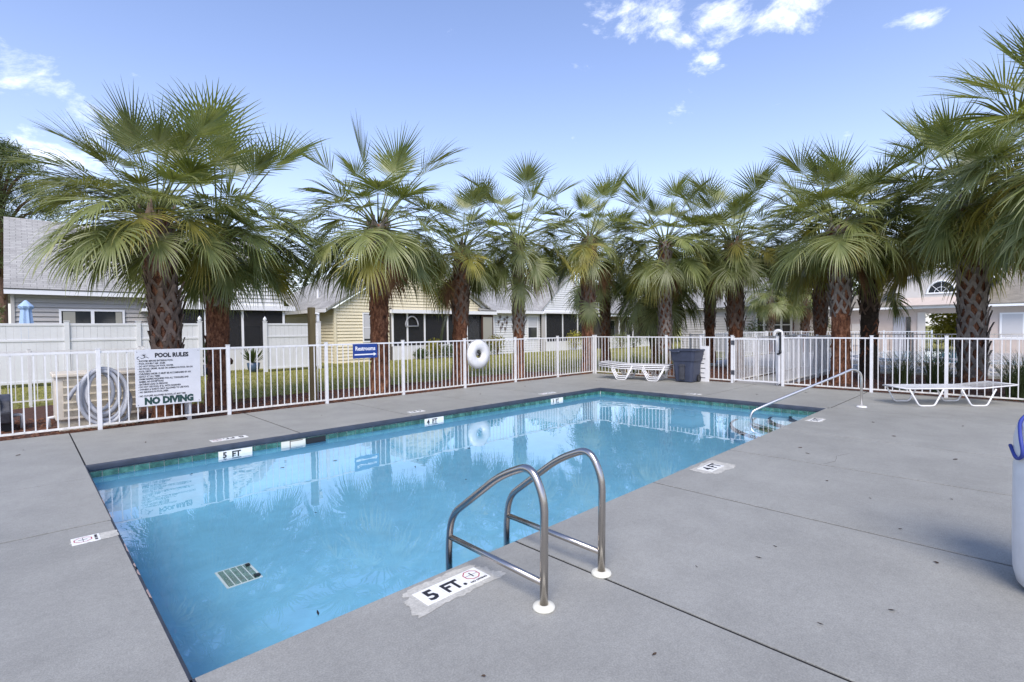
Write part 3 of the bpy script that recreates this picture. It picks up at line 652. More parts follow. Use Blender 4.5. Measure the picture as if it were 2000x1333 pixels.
# ---------------------------------------------------------------- loungers
def lounger(label, loc, rz, z=0, group='white strap sun loungers on the end deck'):
    o = thing('sun_lounger', label, 'sun lounger', (*loc, z), group, rz)
    L0, L1, w_, H = -.98, .98, .31, .33
    for sy_ in (-1, 1):
        y = sy_*w_
        MB().tube(arc([(L0, y, H), (.35, y, H), (L1, y, H+.06)], .05, 4), .0145, 8).build('side_rail', 'white_metal', o, smooth=True, local=True)
        for cx_ in (-.62, .30):
            MB().tube(arc([(cx_-.30, y*1.0, H-.012), (cx_-.135, y*1.03, .014), (cx_+.135, y*1.03, .014), (cx_+.30, y, H-.012)], .05, 5), .0145, 8).build('leg', 'white_metal', o, smooth=True, local=True)
    for x, z_ in ((L0, H), (L1, H+.06)): MB().tube([(x, -w_, z_), (x, w_, z_)], .0145, 8).build('cross_rail', 'white_metal', o, smooth=True, local=True)
    g = MB(); n = 40
    for i in range(n):
        x = L0+.03+(L1-L0-.06)*i/(n-1); zz = H+.016+(max(0, x-.35)*.095); sag = .012
        for a_, b_ in ((-w_, -w_*.4), (-w_*.4, w_*.4), (w_*.4, w_)):
            za = zz-(sag if abs(a_) < w_*.9 else 0); zb = zz-(sag if abs(b_) < w_*.9 else 0)
            g.quad((x-.020, a_, za), (x+.020, a_, za+.0), (x+.020, b_, zb), (x-.020, b_, zb))
            g.quad((x-.020, a_, za-.003), (x-.020, b_, zb-.003), (x+.020, b_, zb-.003), (x+.020, a_, za-.003))
    tag(g.build('straps', 'plastic_white', o, local=True), kind='stuff')
    return o
lounger('single white strap lounger standing askew on the deck by the right fence', (12.02, -6.52), math.atan2(-.736, .677))
for i, lb in enumerate(('lowest of the three stacked white loungers beside the bin', 'middle one of the three stacked white loungers beside the bin', 'topmost of the three stacked white loungers beside the bin')):
    lounger(lb, (12.28+.012*i, .42-.01*i), R(103), .052*i)

# ---------------------------------------------------------------- fallen leaves and debris
def debris(x, y, z, l, a, name='fallen_leaf', label='small dark fallen leaf lying on the grey deck', group='fallen leaves on the deck', mat='fallen'):
    g = MB(); w_ = l*.28
    g.add([(-l, 0, .003), (-l*.3, -w_, .006), (l*.5, -w_*.7, .004), (l, 0, .010), (l*.5, w_*.7, .012), (-l*.3, w_, .010), (0, 0, .004)], [(0, 1, 6), (1, 2, 6), (2, 3, 6), (3, 4, 6), (4, 5, 6), (5, 0, 6)])
    o = g.build(name, mat, local=True); o.location = (x, y, z); o.rotation_euler = (0, 0, a); tag(o, label, 'leaf', group)
for x, y, l in ((2.9, -6.33, .022), (2.35, -6.82, .016), (3.15, -6.35, .015), (4.1, -6.9, .018), (4.75, -6.6, .017), (3.6, -7.15, .02), (2.75, -7.05, .022), (5.05, -6.2, .014), (6.1, -5.75, .028), (6.35, -5.6, .026), (7.9, -6.3, .03), (6.9, -7.0, .03), (5.2, -7.1, .018), (8.9, -5.9, .025), (9.4, -6.9, .03), (1.55, -6.35, .014), (.9, -5.9, .012),
                (-.55, 1.2, .03), (-.5, 1.55, .025), (.7, .9, .02), (3.3, 1.2, .03), (5.3, .9, .03), (7.1, 1.3, .03), (8.9, 1.6, .03), (11.2, 1.0, .03), (11.5, -1.9, .03), (11.1, -3.4, .03), (2.2, -5.62, .012), (1.0, -6.6, .012), (1.95, -7.55, .03), (12.1, -4.1, .04), (2.5, -6.1, .010), (4.4, -5.9, .012)):
    debris(x, y, .001, l, rnd.random()*6)
for x, y, l in ((1.75, -1.2, .03), (2.35, -1.35, .035), (3.1, -2.1, .03), (2.9, -2.35, .03), (.72, -4.62, .028), (3.95, -2.1, .03), (5.9, -1.5, .03), (.9, -.7, .02), (1.9, -.9, .02), (3.0, -3.2, .02), (1.4, -3.0, .015), (4.8, -3.3, .02)):
    debris(x, y, WL+.001, l, rnd.random()*6, 'floating_leaf', 'tiny dark leaf afloat on the pool water', 'leaves afloat on the pool', 'ink')
# ---------------------------------------------------------------- palms
def frond_mesh(elev, seed, kind):
    """one fan frond with its stalk, growing towards +x at the given elevation; gravity already bends it"""
    q = random.Random(seed); g = MB(); e = R(elev)
    lp = q.uniform(1.0, 1.35) if elev > 50 else q.uniform(.70, 1.12); old = max(0, min(1, (60-elev)/110))
    p = Vector((.06, 0, 0)); d_ = Vector((math.cos(e), 0, math.sin(e))); pts = [p.copy()]
    for i in range(6):
        d_ = (d_+Vector((0, 0, -.035-.05*old*max(0, math.cos(e))))).normalized(); p = p+d_*lp/6; pts.append(p.copy())
    g.tube(pts, [.022, .018, .015, .013, .012, .011, .010], 5)
    costa = [p.copy()]; dirs = [d_.copy()]; cd = d_.copy()
    for i in range(5):
        cd = (cd+Vector((0, 0, -.10-.12*old))).normalized(); costa.append(costa[-1]+cd*.062); dirs.append(cd.copy())
    side = Vector((0, 1, 0)); N = int(32+20*old); TH = R(72+44*old)
    for i in range(N):
        f = (i+.5)/N*2-1; th = f*TH+q.uniform(-.02, .02); k = (1-abs(f))**.8*4.99; j = int(k); t = k-j
        o = costa[j].lerp(costa[j+1], t); dc = dirs[j]
        up = side.cross(dc)*-1
        up = dc.cross(side)
        if up.z < 0: up = -up
        dr = (dc*math.cos(th)+side*math.sin(th)+up*(.30*abs(math.sin(th))**1.2*(1-.6*old))).normalized()
        wv = (-dc*math.sin(th)+side*math.cos(th)).normalized()
        L_ = .86*q.uniform(.80, 1.10)*(.66+.34*math.cos(th*.75)); S = 7; P = o.copy(); rows = []
        droop = (.02+.36*old**.75)*q.uniform(.35, 1.6); tw = q.uniform(-1.0, 1.0); th += q.gauss(0, .04)
        for s_i in range(S+1):
            tt = s_i/S
            w_ = .0040+.0115*tt/.30 if tt < .30 else .0155*(1-((tt-.30)/.70)**1.1)+.0010
            n_ = dr.cross(wv)
            ww = (wv*math.cos(tw*tt)+n_*math.sin(tw*tt))
            rows.append((P-ww*w_, P+n_*w_*.35*(1 if n_.z > 0 else -1), P+ww*w_))
            dr = (dr+Vector((0, 0, -droop*(.12+2.2*max(0, tt-.18)**1.1)))).normalized(); wv = (wv-dr*wv.dot(dr)).normalized(); P = P+dr*(L_/S)
        b_ = len(g.v)
        for r_ in rows: g.v += [tuple(x) for x in r_]
        for s_i in range(S):
            a_ = b_+s_i*3; g.f += [(a_, a_+1, a_+4, a_+3), (a_+1, a_+2, a_+5, a_+4)]
    me = bpy.data.meshes.new('frond'); me.from_pydata(g.v, [], g.f); me.materials.append(MATS[kind])
    me.polygons.foreach_set('use_smooth', [True]*len(me.polygons)); return me
ELS = [84, 70, 56, 42, 28, 13, -2, -18, -34, -50, -66]
FR = {e_: [frond_mesh(e_, 100+i*7+k, 'frond') for k in range(3)] for i, e_ in enumerate(ELS)}
FRY = {e_: [frond_mesh(e_, 300+i, 'frond_yellow')] for i, e_ in enumerate(ELS) if e_ < 20}
FRD = {e_: [frond_mesh(e_, 400+i, 'frond_dead')] for i, e_ in enumerate(ELS) if e_ < -10}
def boot_mesh(kind, l=1.0):
    g = MB()
    def strap(pts, ws, th):
        vs = []
        for (x, y, z), w_ in zip(pts, ws): vs += [(x, y-w_, z), (x+th*.5, y-w_*.5, z), (x+th*.5, y+w_*.5, z), (x, y+w_, z), (x-th, y, z)]
        m = len(pts); fs = [(i*5+k, i*5+(k+1) % 5, (i+1)*5+(k+1) % 5, (i+1)*5+k) for i in range(m-1) for k in range(5)]+[(4, 3, 2, 1, 0), tuple((m-1)*5+k for k in range(5))]
        g.add(vs, fs)
    strap([(.0, -.105, 0), (.022, -.045, .13*l), (.045, .0, .25*l), (.080, .012, .37*l)], [.034, .036, .038, .027], .02)
    strap([(.0, .105, 0), (.020, .05, .12*l), (.048, .0, .235*l)], [.034, .036, .03], .02)
    me = bpy.data.meshes.new('leaf_base'); me.from_pydata(g.v, [], g.f); me.materials.append(MATS[kind]); return me
STUB = boot_mesh('trunk_fibre'); BOOT = {'boot': boot_mesh('boot'), 'boot_brown': boot_mesh('boot_brown')}
GA = math.pi*(3-math.sqrt(5))
def palm(label, x, y, zc, r0_=.2, boots=('boot', .2), lean=(0, 0), scale=1.0, nf=40, seed=0, lo=-26, hi=76, dead=2, yellow=.12, extra=(), zb=-.085, fib='trunk_fibre', detail=True, az=None, droopmore=0):
    q = random.Random(seed); o = thing('palm_tree', label, 'palm tree', (x, y, zb), 'palm trees round the pool')
    H = zc-zb; N = 44; g = MB(); n = 26
    ctr = lambda t: Vector((lean[0]*t*t, lean[1]*t*t, H*t))
    for i in range(N+1):
        t = i/N; c_ = ctr(t); rr = r0_*(1.22-.32*min(1, t*5) if t < .2 else .90+.10*t)
        for k in range(n):
            a_ = 2*math.pi*k/n; r_ = rr*(1+q.uniform(-.055, .055)+.035*math.sin(5*a_+9*t)+.03*math.sin(3*a_-17*t)); g.v.append((c_.x+r_*math.cos(a_), c_.y+r_*math.sin(a_), c_.z))
    g.f = [(i*n+k, i*n+(k+1) % n, (i+1)*n+(k+1) % n, (i+1)*n+k) for i in range(N) for k in range(n)]+[tuple(N*n+k for k in range(n))]
    g.build('trunk', fib, o, smooth=True, local=True)
    kind, z_lo = boots
    if detail:
        z = z_lo*H; i = 0
        while z < H-.12:
            a_ = i*GA+q.uniform(-.12, .12); c_ = ctr(z/H); b_ = bpy.data.objects.new('leaf_base', BOOT[kind]); col.objects.link(b_); b_.parent = o
            rr = r0_*.93; b_.location = (c_.x+rr*math.cos(a_), c_.y+rr*math.sin(a_), z); s = q.uniform(.85, 1.15)*(r0_/.2)
            b_.rotation_euler = (q.uniform(-.10, .10), q.uniform(-.05, .16), a_); b_.scale = (s*q.uniform(.6, 1.05), s, s*q.uniform(.85, 1.1))
            z += .026*(r0_/.2); i += 1
        z = .10
        while z < z_lo*H-.25:
            i += 1; a_ = i*GA+q.uniform(-.4, .4); c_ = ctr(z/H); b_ = bpy.data.objects.new('leaf_base', STUB); col.objects.link(b_); b_.parent = o
            rr = r0_*.93; s = q.uniform(.5, .95)*(r0_/.2); b_.location = (c_.x+rr*math.cos(a_), c_.y+rr*math.sin(a_), z); b_.rotation_euler = (q.uniform(-.3, .3), q.uniform(-.15, .0), a_); b_.scale = (s*.5, s, s*.7)
            z += q.uniform(.03, .07)
    top = ctr(1)
    def put(mesh, a_, dz, s, tilt=0):
        f = bpy.data.objects.new('frond', mesh); col.objects.link(f); f.parent = o
        f.location = (top.x+.05*math.cos(a_), top.y+.05*math.sin(a_), top.z+dz); f.rotation_euler = (q.uniform(-.16, .16)+tilt, q.uniform(-.08, .08), a_); f.scale = (s, s, s)
        return f
    nf = int(nf*1.6)
    for i in range(nf):
        u_ = i/(nf-1); el = hi-(hi-lo)*u_**.74+q.uniform(-9, 9); e_ = min(ELS, key=lambda v: abs(v-el)); up_ = 1.0+.04*max(0, min(1, (el-35)/35)); a_ = i*GA+q.uniform(-.22, .22) if az is None else az(i, q)
        src = FRY if (e_ in FRY and q.random() < yellow) else FR
        put(q.choice(src[e_]), a_, .12-.34*u_, scale*up_*(q.uniform(.84, 1.10) if i % 4 else q.uniform(.60, .80)))
    for i in range(dead):
        e_ = q.choice([-34, -50, -66]); put(FRD[e_][0], q.random()*6.28, -.3, scale*q.uniform(.7, .9))
    for a_, e_, dz, s in extra: put(FR[e_][0], a_, dz, s)
    return o
LEFT = math.atan2(.70, -.714); RIGHT = LEFT+math.pi; TO = math.atan2(-.714, -.70)
palm('large palm with boot-covered brown trunk behind the POOL RULES board', 1.40, 3.28, 3.58, .215, ('boot_brown', .22), (-.12, .06), 1.0, 46, 11, lo=-8, dead=0, extra=((LEFT, 28, .0, 1.0), (LEFT-.4, 13, 0, 1.05), (LEFT+.3, 42, .1, 1.0), (LEFT+.1, -2, -.1, 1.0)))
palm('palm with smooth reddish lower trunk right of the POOL RULES board', 2.60, 4.86, 3.625, .225, ('boot', .56), (.05, 0), 1.24, 48, 22, dead=0, lo=-16, extra=((RIGHT, 13, 0, 1.22), (RIGHT+.3, -2, 0, 1.2), (TO+.2, -34, -.15, 1.05)))
palm('tall palm with red fibrous trunk beside the Restrooms sign', 6.27, 4.38, 4.25, .24, ('boot', .56), (.02, 0), 1.28, 38, 33, dead=1, extra=((LEFT-.3, -50, -.2, 1.0), (RIGHT+.3, -50, -.2, 1.05)))
palm('palm with spiky brown boots above the ring buoy', 9.30, 4.80, 4.00, .23, ('boot_brown', .42), (.10, -.05), 1.12, 34, 44, dead=2, extra=((LEFT+.2, -66, -1.2, .95), (LEFT-.5, -50, -.3, 1.0)))
palm('slender palm with grey latticed trunk one post right of the ring buoy', 11.20, 4.10, 4.45, .18, ('boot', .30), (.0, 0), 1.12, 30, 55, dead=2, extra=((TO, -50, -.5, 1.1), (RIGHT, -34, -.4, 1.1)))
palm('palm with one frond hanging down its trunk at the fence corner', 13.66, 3.14, 4.60, .22, ('boot_brown', .35), (.05, -.05), 1.12, 28, 66, dead=2, extra=((TO, -66, -1.35, .9),))
palm('palm with pale grey latticed trunk behind the bin', 15.85, 1.40, 4.50, .20, ('boot', .05), (.02, 0), 1.20, 38, 77, dead=1, yellow=.25)
palm('short shaggy palm with dark skirt behind the grey latticed trunk', 17.4, 2.60, 3.35, .24, ('boot_brown', .2), (0, 0), 1.20, 34, 88, lo=-66, hi=40, dead=3, yellow=.02)
palm('palm with brown woven trunk behind the gate', 18.3, -.10, 4.55, .26, ('boot_brown', .30), (.0, .1), 1.25, 40, 99, dead=2, yellow=.3)
palm('palm with reddish trunk standing behind the step handrail', 15.72, -3.97, 4.20, .23, ('boot', .42), (-.10, .05), 1.16, 42, 110, dead=1, yellow=.22)
palm('palm with dark bristly trunk just right of the reddish one', 17.75, -4.25, 4.60, .23, ('boot_brown', .40), (.0, 0), 1.22, 40, 121, dead=3, yellow=.2, extra=((RIGHT, -34, -1.5, 1.05),), fib='trunk_dark')
palm('stout palm with woven grey brown trunk behind the single lounger', 16.35, -6.62, 4.35, .25, ('boot', .0), (-.1, .05), 1.30, 42, 132, dead=2, yellow=.35)
palm('nearest palm whose big fronds reach in from the right edge', 14.35, -8.35, 4.75, .26, ('boot', .0), (0, 0), 1.42, 44, 143, dead=1, yellow=.3, extra=((LEFT+.35, 28, 0, 1.5), (LEFT, 13, 0, 1.45), (LEFT+.2, -18, -.1, 1.5), (LEFT-.2, 42, .1, 1.45), (LEFT+.5, -34, -.1, 1.45)))
palm('hidden palm whose crown fills the gap left of the pale trunk', 17.2, 4.9, 4.0, .2, ('boot_brown', .3), (0, 0), 1.2, 34, 187, dead=1, yellow=.05)
palm('hidden palm whose crown rises between the pale trunk and gate palm', 20.6, 1.9, 4.7, .2, ('boot_brown', .3), (0, 0), 1.25, 34, 198, dead=1, yellow=.05)
palm('hidden palm whose crown rises between the gate palm and the reddish one', 19.6, -2.5, 4.5, .2, ('boot_brown', .3), (0, 0), 1.25, 34, 209, dead=1, yellow=.1, zb=-.03)
palm('palm filling the gap between the bristly and the stout palms', 19.6, -6.42, 5.2, .22, ('boot_brown', .3), (0, 0), 1.3, 38, 220, dead=2, yellow=.2)
palm('distant thin palm left of the far pink wall', 31.5, 3.1, 3.6, .17, ('boot', .1), (0, 0), 1.1, 26, 154, dead=1)
palm('distant palm with red trunk before the far pink wall', 32.6, 1.55, 3.3, .20, ('boot_brown', .3), (0, 0), 1.1, 26, 165, dead=1)
palm('distant slim palm between the two others by the pink wall', 33.6, 2.6, 4.4, .14, ('boot_brown', .3), (0, 0), 1.0, 22, 176, dead=1)

# ---------------------------------------------------------------- other trees
def tree(name, label, base, h, rad, mat, seed, crown_lo=.45, n=2600, leaf=.16, clumps=26, trunk_r=.22, flat=1.0, kind='tree', bend=0, group='trees behind the houses', skinny=.35):
    q = random.Random(seed); o = thing(name, label, kind, base, group)
    g = MB(); pts = [Vector((bend*math.sin(t*3)*.3, bend*t, h*.93*t)) for t in [i/8 for i in range(9)]]
    g.tube(pts, [trunk_r*(1-.085*i) for i in range(9)], 9)
    cl = []
    for i in range(clumps):
        z = h*(crown_lo+(1-crown_lo)*(i+.5)/clumps); fz = (z/h-crown_lo)/(1-crown_lo); prof = math.sin(math.pi*min(1, fz*.80+.18))**.8
        a_ = i*GA+q.uniform(-.4, .4); r_ = rad*prof*q.uniform(.35, .98); c_ = Vector((r_*math.cos(a_), r_*math.sin(a_), z+q.uniform(-.3, .3)))
        cl.append((c_, rad*q.uniform(.20, .36)))
        b0 = pts[min(8, max(1, int((z/h-.10)*8.5)))]; mid = (b0+c_)/2+Vector((0, 0, .12*rad)); g.tube([b0, mid, c_], [trunk_r*.30, trunk_r*.2, trunk_r*.07], 5)
    g.build('trunk', 'bark', o, smooth=True, local=True)
    g = MB()
    for i in range(n):
        c_, cr = cl[i % len(cl)]; v = Vector((q.gauss(0, 1), q.gauss(0, 1), q.gauss(0, 1)*.62*flat)); v = v.normalized()*cr*q.random()**.4*1.15
        P = c_+v; a_ = Vector((q.gauss(0, 1), q.gauss(0, 1), q.gauss(0, .7))).normalized(); b_ = a_.cross(Vector((q.gauss(0, 1), q.gauss(0, 1), 1))).normalized(); l = leaf*q.uniform(.6, 1.3)
        g.add([tuple(P-a_*l), tuple(P-b_*l*skinny), tuple(P+a_*l), tuple(P+b_*l*skinny)], [(0, 1, 2, 3)])
    tag(g.build('crown', mat, o, local=True), kind='stuff')
    return o
tree('pine_tree', 'tall pine with open rounded crown at the left edge', (-1.6, 56, -.16), 18.6, 4.3, 'needles', 5, .38, 22000, .30, 52, .38, .8, bend=.6, skinny=.10)
tree('pine_tree', 'low bushy tree beside the grey house at the left edge', (-2.2, 23, -.16), 4.0, 1.6, 'pale_leaf', 6, .1, 3500, .12, 20, .1, group='shrubs near the houses')
for i, (x, y, h, r_, lb) in enumerate(((11, 33, 7.2, 3.2, 'dark leafy tree between the grey and yellow house roofs'), (16, 40, 8.2, 3.6, 'leafy tree rising behind the yellow gable'), (27, 33, 7.6, 3.4, 'leafy tree showing behind the ridge of the white house'), (33, 30, 7.5, 3.4, 'broad tree behind the roof of the white porch house'),
                                     (42, 30, 9, 4.2, 'tall dense tree beyond the tan porch house'), (52, 22, 9, 4.5, 'dense tree far behind the palm with the pale trunk'), (50, 9, 8.5, 4.2, 'dense tree left of the clubhouse'), (58, 1, 8.0, 4.0, 'tree rising behind the clubhouse gable'), (60, -8, 8.5, 4.5, 'tree behind the right end of the clubhouse roof'), (56, 14, 9, 4.4, 'dense tree in the gap beyond the gate'))):
    tree('leafy_tree', lb, (x, y, -.16), h, r_, 'broadleaf', 40+i, .22, 5200, .24, 34, .25)
def bush(name, label, c, rx, rz, mat, seed, n=700, leaf=.06, group='shrubs near the houses'):
    q = random.Random(seed); o = thing(name, label, 'shrub', c, group)
    g = MB()
    for i in range(6):
        a_ = i*1.05; g.tube([(0, 0, 0), (rx*.3*math.cos(a_), rx*.3*math.sin(a_), rz*.5), (rx*.55*math.cos(a_), rx*.55*math.sin(a_), rz*.9)], [.02, .015, .006], 5)
    g.build('stem', 'bark', o, local=True); g = MB()
    for i in range(n):
        v = Vector((q.gauss(0, 1), q.gauss(0, 1), q.gauss(0, 1))).normalized()*q.random()**.35*q.uniform(.75, 1.12); P = Vector((v.x*rx, v.y*rx, rz*(.55+.5*v.z)))
        a_ = Vector((q.gauss(0, 1), q.gauss(0, 1), q.gauss(0, 1)+.6)).normalized(); b_ = a_.cross(Vector((q.gauss(0, 1), q.gauss(0, 1), .3))).normalized(); l = leaf*q.uniform(.6, 1.4)
        g.add([tuple(P-a_*l), tuple(P-b_*l*.4), tuple(P+a_*l), tuple(P+b_*l*.4)], [(0, 1, 2, 3)])
    tag(g.build('foliage', mat, o, local=True), kind='stuff'); return o
bush('croton_shrub', 'bright yellow green shrub against the white porch wall of yellow house', (16.6, 16.3, -.16), .55, 1.15, 'yellow_leaf', 1)
bush('dark_shrub', 'low dark shrub right of the bright yellow green one', (17.6, 16.3, -.16), .7, .75, 'broadleaf', 2)
bush('dark_shrub', 'dark shrub left of the bright yellow green one', (15.7, 16.4, -.16), .45, .6, 'broadleaf', 3)
bush('croton_shrub', 'yellow green shrub by the white wall with metal flowers', (21.4, 16.2, -.16), .6, 1.35, 'yellow_leaf', 4)
bush('dark_shrub', 'dark shrub under the lattice screen', (20.3, 16.3, -.16), .6, .8, 'broadleaf', 5)
bush('croton_shrub', 'yellow leaved plant by the white screened porch', (29.4, 16.2, -.16), .7, 1.5, 'yellow_leaf', 6)
bush('pale_shrub', 'pale leafy shrub in front of the tan porch', (33.8, 15.0, -.16), .8, 1.35, 'pale_leaf', 7)
bush('pale_shrub', 'grey green shrub beside the pale one at tan porch', (35.6, 15.0, -.16), .8, 1.0, 'reed', 8)
bush('dark_shrub', 'twiggy shrub against the far pink wall', (33.9, .9, -.16), .9, 2.0, 'reed', 9, 500)
bush('dark_shrub', 'green shrub left of the far pink wall', (32.6, 4.4, -.16), .8, 2.1, 'broadleaf', 10, 900)
bush('croton_shrub', 'golden shrub seen through the clubhouse arch', (40.5, -4.75, -.16), 1.6, 2.8, 'yellow_leaf', 11, 2600, .12)
def tuft(label, x, y, h, r_, seed, n=240):
    q = random.Random(seed); o = thing('ornamental_grass', label, 'ornamental grass', (x, y, -.085), 'ornamental grass clumps behind the right fence'); g = MB()
    for i in range(n):
        a_ = q.random()*6.283; out = r_*q.uniform(.3, 1.3); hh = h*q.uniform(.55, 1.1); w_ = q.uniform(.004, .008); bx, by = q.uniform(-.12, .12), q.uniform(-.12, .12)
        ca, sa = math.cos(a_), math.sin(a_); prev = None
        for k in range(6):
            t = k/5; rr = out*t**1.6; zz = hh*(1.25*t-.42*t**3); P = Vector((bx+rr*ca, by+rr*sa, zz)); ww = w_*(1-t*.85)
            cur = (P+Vector((-sa, ca, 0))*ww, P-Vector((-sa, ca, 0))*ww)
            if prev: g.quad(tuple(prev[0]), tuple(prev[1]), tuple(cur[1]), tuple(cur[0]))
            prev = cur
    tag(g.build('blades', 'reed', o, local=True), kind='stuff')
tuft('dense grass clump behind the fence left of the single lounger', 14.8, -5.45, 1.15, .75, 1); tuft('grass clump behind the fence above the single lounger foot end', 15.3, -6.0, 1.25, .8, 2)
tuft('grass clump behind the lounger next to the woven trunk', 14.9, -6.15, .95, .7, 3); tuft('grass clump right of the stout woven trunk', 15.0, -7.55, 1.1, .8, 4); tuft('grass clump at the right edge behind the fence', 14.3, -7.4, 1.15, .8, 5)
tuft('low grass clump behind the corner of the fence', 14.6, 1.9, .9, .6, 6); tuft('taller grass clump behind the stacked loungers', 15.0, 1.0, 1.0, .6, 7)

# ---------------------------------------------------------------- houses
def siding(name, mat, parent, x0, x1, z0, z1, y, lap=.165, clipf=None, axis='y', sgn=-1):
    """lapped boards; wall plane at y (axis 'y', boards run in x) or at x (axis 'x'); sgn = outward side"""
    g = MB(); n = max(1, round((z1-z0)/lap)); dz = (z1-z0)/n
    for i in range(n):
        za, zb = z0+i*dz, z0+(i+1)*dz; a_, b_ = (x0, x1); a2, b2 = (x0, x1)
        if clipf:
            c0, c1 = clipf(za), clipf(zb); a_, b_ = max(x0, c0[0]), min(x1, c0[1]); a2, b2 = max(x0, c1[0]), min(x1, c1[1])
            if b_-a_ < .02: break
            if b2 < a2: a2 = b2 = (a2+b2)/2
        o_, i_ = y+sgn*.050, y
        P = (lambda x, d_, z: (x, d_, z)) if axis == 'y' else (lambda x, d_, z: (d_, x, z))
        g.quad(P(a_, o_, za), P(b_, o_, za), P(b2, i_+sgn*.003, zb), P(a2, i_+sgn*.003, zb)); g.quad(P(a_, i_, za), P(b_, i_, za), P(b_, o_, za), P(a_, o_, za))
    return g.build(name, mat, parent)
def window(o, x0, x1, z0, z1, y, blind=.5, sash=True, glass='window_glass', name='window'):
    y -= .04
    t_ = .07; w_ = MB().box(x0-t_, x0, y-.06, y-.02, z0-t_, z1+t_).box(x1, x1+t_, y-.06, y-.02, z0-t_, z1+t_).box(x0, x1, y-.06, y-.02, z1, z1+t_).box(x0, x1, y-.075, y-.02, z0-t_, z0).build(name, 'trim', o)
    MB().box(x0, x1, y-.035, y-.030, z0, z1).build('pane', glass, w_)
    if blind: MB().box(x0+.02, x1-.02, y-.0395, y-.0355, z1-(z1-z0)*blind, z1-.01).build('blind', 'blind', w_)
    if sash: MB().box(x0, x1, y-.052, y-.04, (z0+z1)/2-.02, (z0+z1)/2+.02).build('sash', 'trim', w_)
    return w_
def roof_quad(name, mat, parent, A, B, C, D, th=.08):
    """A,B along the eave, C,D along the ridge"""
    A, B, C, D = map(Vector, (A, B, C, D)); n_ = (B-A).cross(D-A).normalized()
    if n_.z < 0: n_ = -n_
    g = MB(); g.v = [tuple(v) for v in (A, B, C, D)]+[tuple(v-n_*th) for v in (A, B, C, D)]; g.f = [(0, 1, 2, 3), (7, 6, 5, 4), (0, 4, 5, 1), (1, 5, 6, 2), (2, 6, 7, 3), (3, 7, 4, 0)]
    u_ = (B-A).normalized(); w_ = n_.cross(u_); g.uv = [((v-A).dot(u_), abs((v-A).dot(w_))) for v in (A, B, C, D)]*2
    return g.build(name, mat, parent)
def rake(parent, p, q_, w_=.18, t_=.05):
    p, q_ = Vector(p), Vector(q_); g = MB(); y0, y1 = p.y-t_, p.y
    g.add([(p.x, y0, p.z-w_), (q_.x, y0, q_.z-w_), (q_.x, y0, q_.z), (p.x, y0, p.z), (p.x, y1, p.z-w_), (q_.x, y1, q_.z-w_), (q_.x, y1, q_.z), (p.x, y1, p.z)], [(0, 1, 2, 3), (7, 6, 5, 4), (0, 4, 5, 1), (3, 2, 6, 7), (0, 3, 7, 4), (1, 5, 6, 2)]); g.build('rake_board', 'trim', parent)
def porch(o, x0, x1, zk, zt, y, posts, backmat='porch_wall', depth=2.0, knee='siding_white', zg=-.16, screen=True):
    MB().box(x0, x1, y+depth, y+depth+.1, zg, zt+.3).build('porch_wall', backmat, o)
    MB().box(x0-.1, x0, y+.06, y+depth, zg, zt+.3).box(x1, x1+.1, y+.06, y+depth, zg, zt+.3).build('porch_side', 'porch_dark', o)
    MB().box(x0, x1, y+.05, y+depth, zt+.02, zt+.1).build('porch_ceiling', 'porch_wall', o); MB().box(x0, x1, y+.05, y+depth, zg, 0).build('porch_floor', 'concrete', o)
    MB().box(x0, x1, y-.02, y+.04, zg, zk).build('knee_wall', knee, o)
    ps = [x0]+list(posts)+[x1]
    for p_ in ps: MB().box(p_-.045, p_+.045, y-.035, y+.045, zk+.001, zt).build('porch_post', 'trim', o)
    if screen:
        for a_, b_ in zip(ps, ps[1:]): MB().box(a_+.045, b_-.045, y+.001, y+.004, zk+.03, zt).build('screen', 'screen', o)
    MB().box(x0, x1, y-.03, y+.045, zk+.0015, zk+.028).build('screen_rail', 'trim', o)
GZ = -.16
# grey house
h1 = thing('grey_house', 'grey sided house with shingle roof and white gabled porch wing', 'house', (3.8, 17, GZ), 'houses behind the lawn')
siding('siding', 'siding_grey', h1, -.62, 3.42, GZ, 2.95, 17.0); siding('siding', 'siding_grey', h1, 17, 26, GZ, 2.95, -.62, axis='x')
MB().box(-.70, -.60, 16.93, 17.06, GZ, 2.95).build('corner_board', 'siding_grey', h1)
MB().box(-.60, 3.4, 17.06, 17.14, GZ, 2.95).build('wall_core', 'siding_grey', h1)
w1 = window(h1, .60, 2.36, 1.35, 2.33, 17.0, 0, False); MB().box(1.42, 1.52, 16.89, 16.935, 1.35, 2.33).build('mullion', 'trim', w1); MB().box(.64, .98, 16.920, 16.9235, 1.35, 2.31).box(2.15, 2.34, 16.920, 16.9235, 1.35, 2.31).build('curtain', 'curtain', w1)
MB().box(-.85, 3.42, 16.56, 16.60, 2.88, 3.06).build('fascia', 'trim', h1); MB().box(-.82, 3.42, 16.61, 17.0, 2.93, 2.95).build('soffit', 'trim', h1)
roof_quad('roof', 'shingles', h1, (-.85, 16.53, 3.075), (8.6, 16.53, 3.075), (8.6, 21.3, 6.25), (-.85, 21.3, 6.25)); roof_quad('roof', 'shingles', h1, (-.85, 26.2, 3.02), (8.6, 26.2, 3.02), (8.6, 21.3, 6.24), (-.85, 21.3, 6.24))
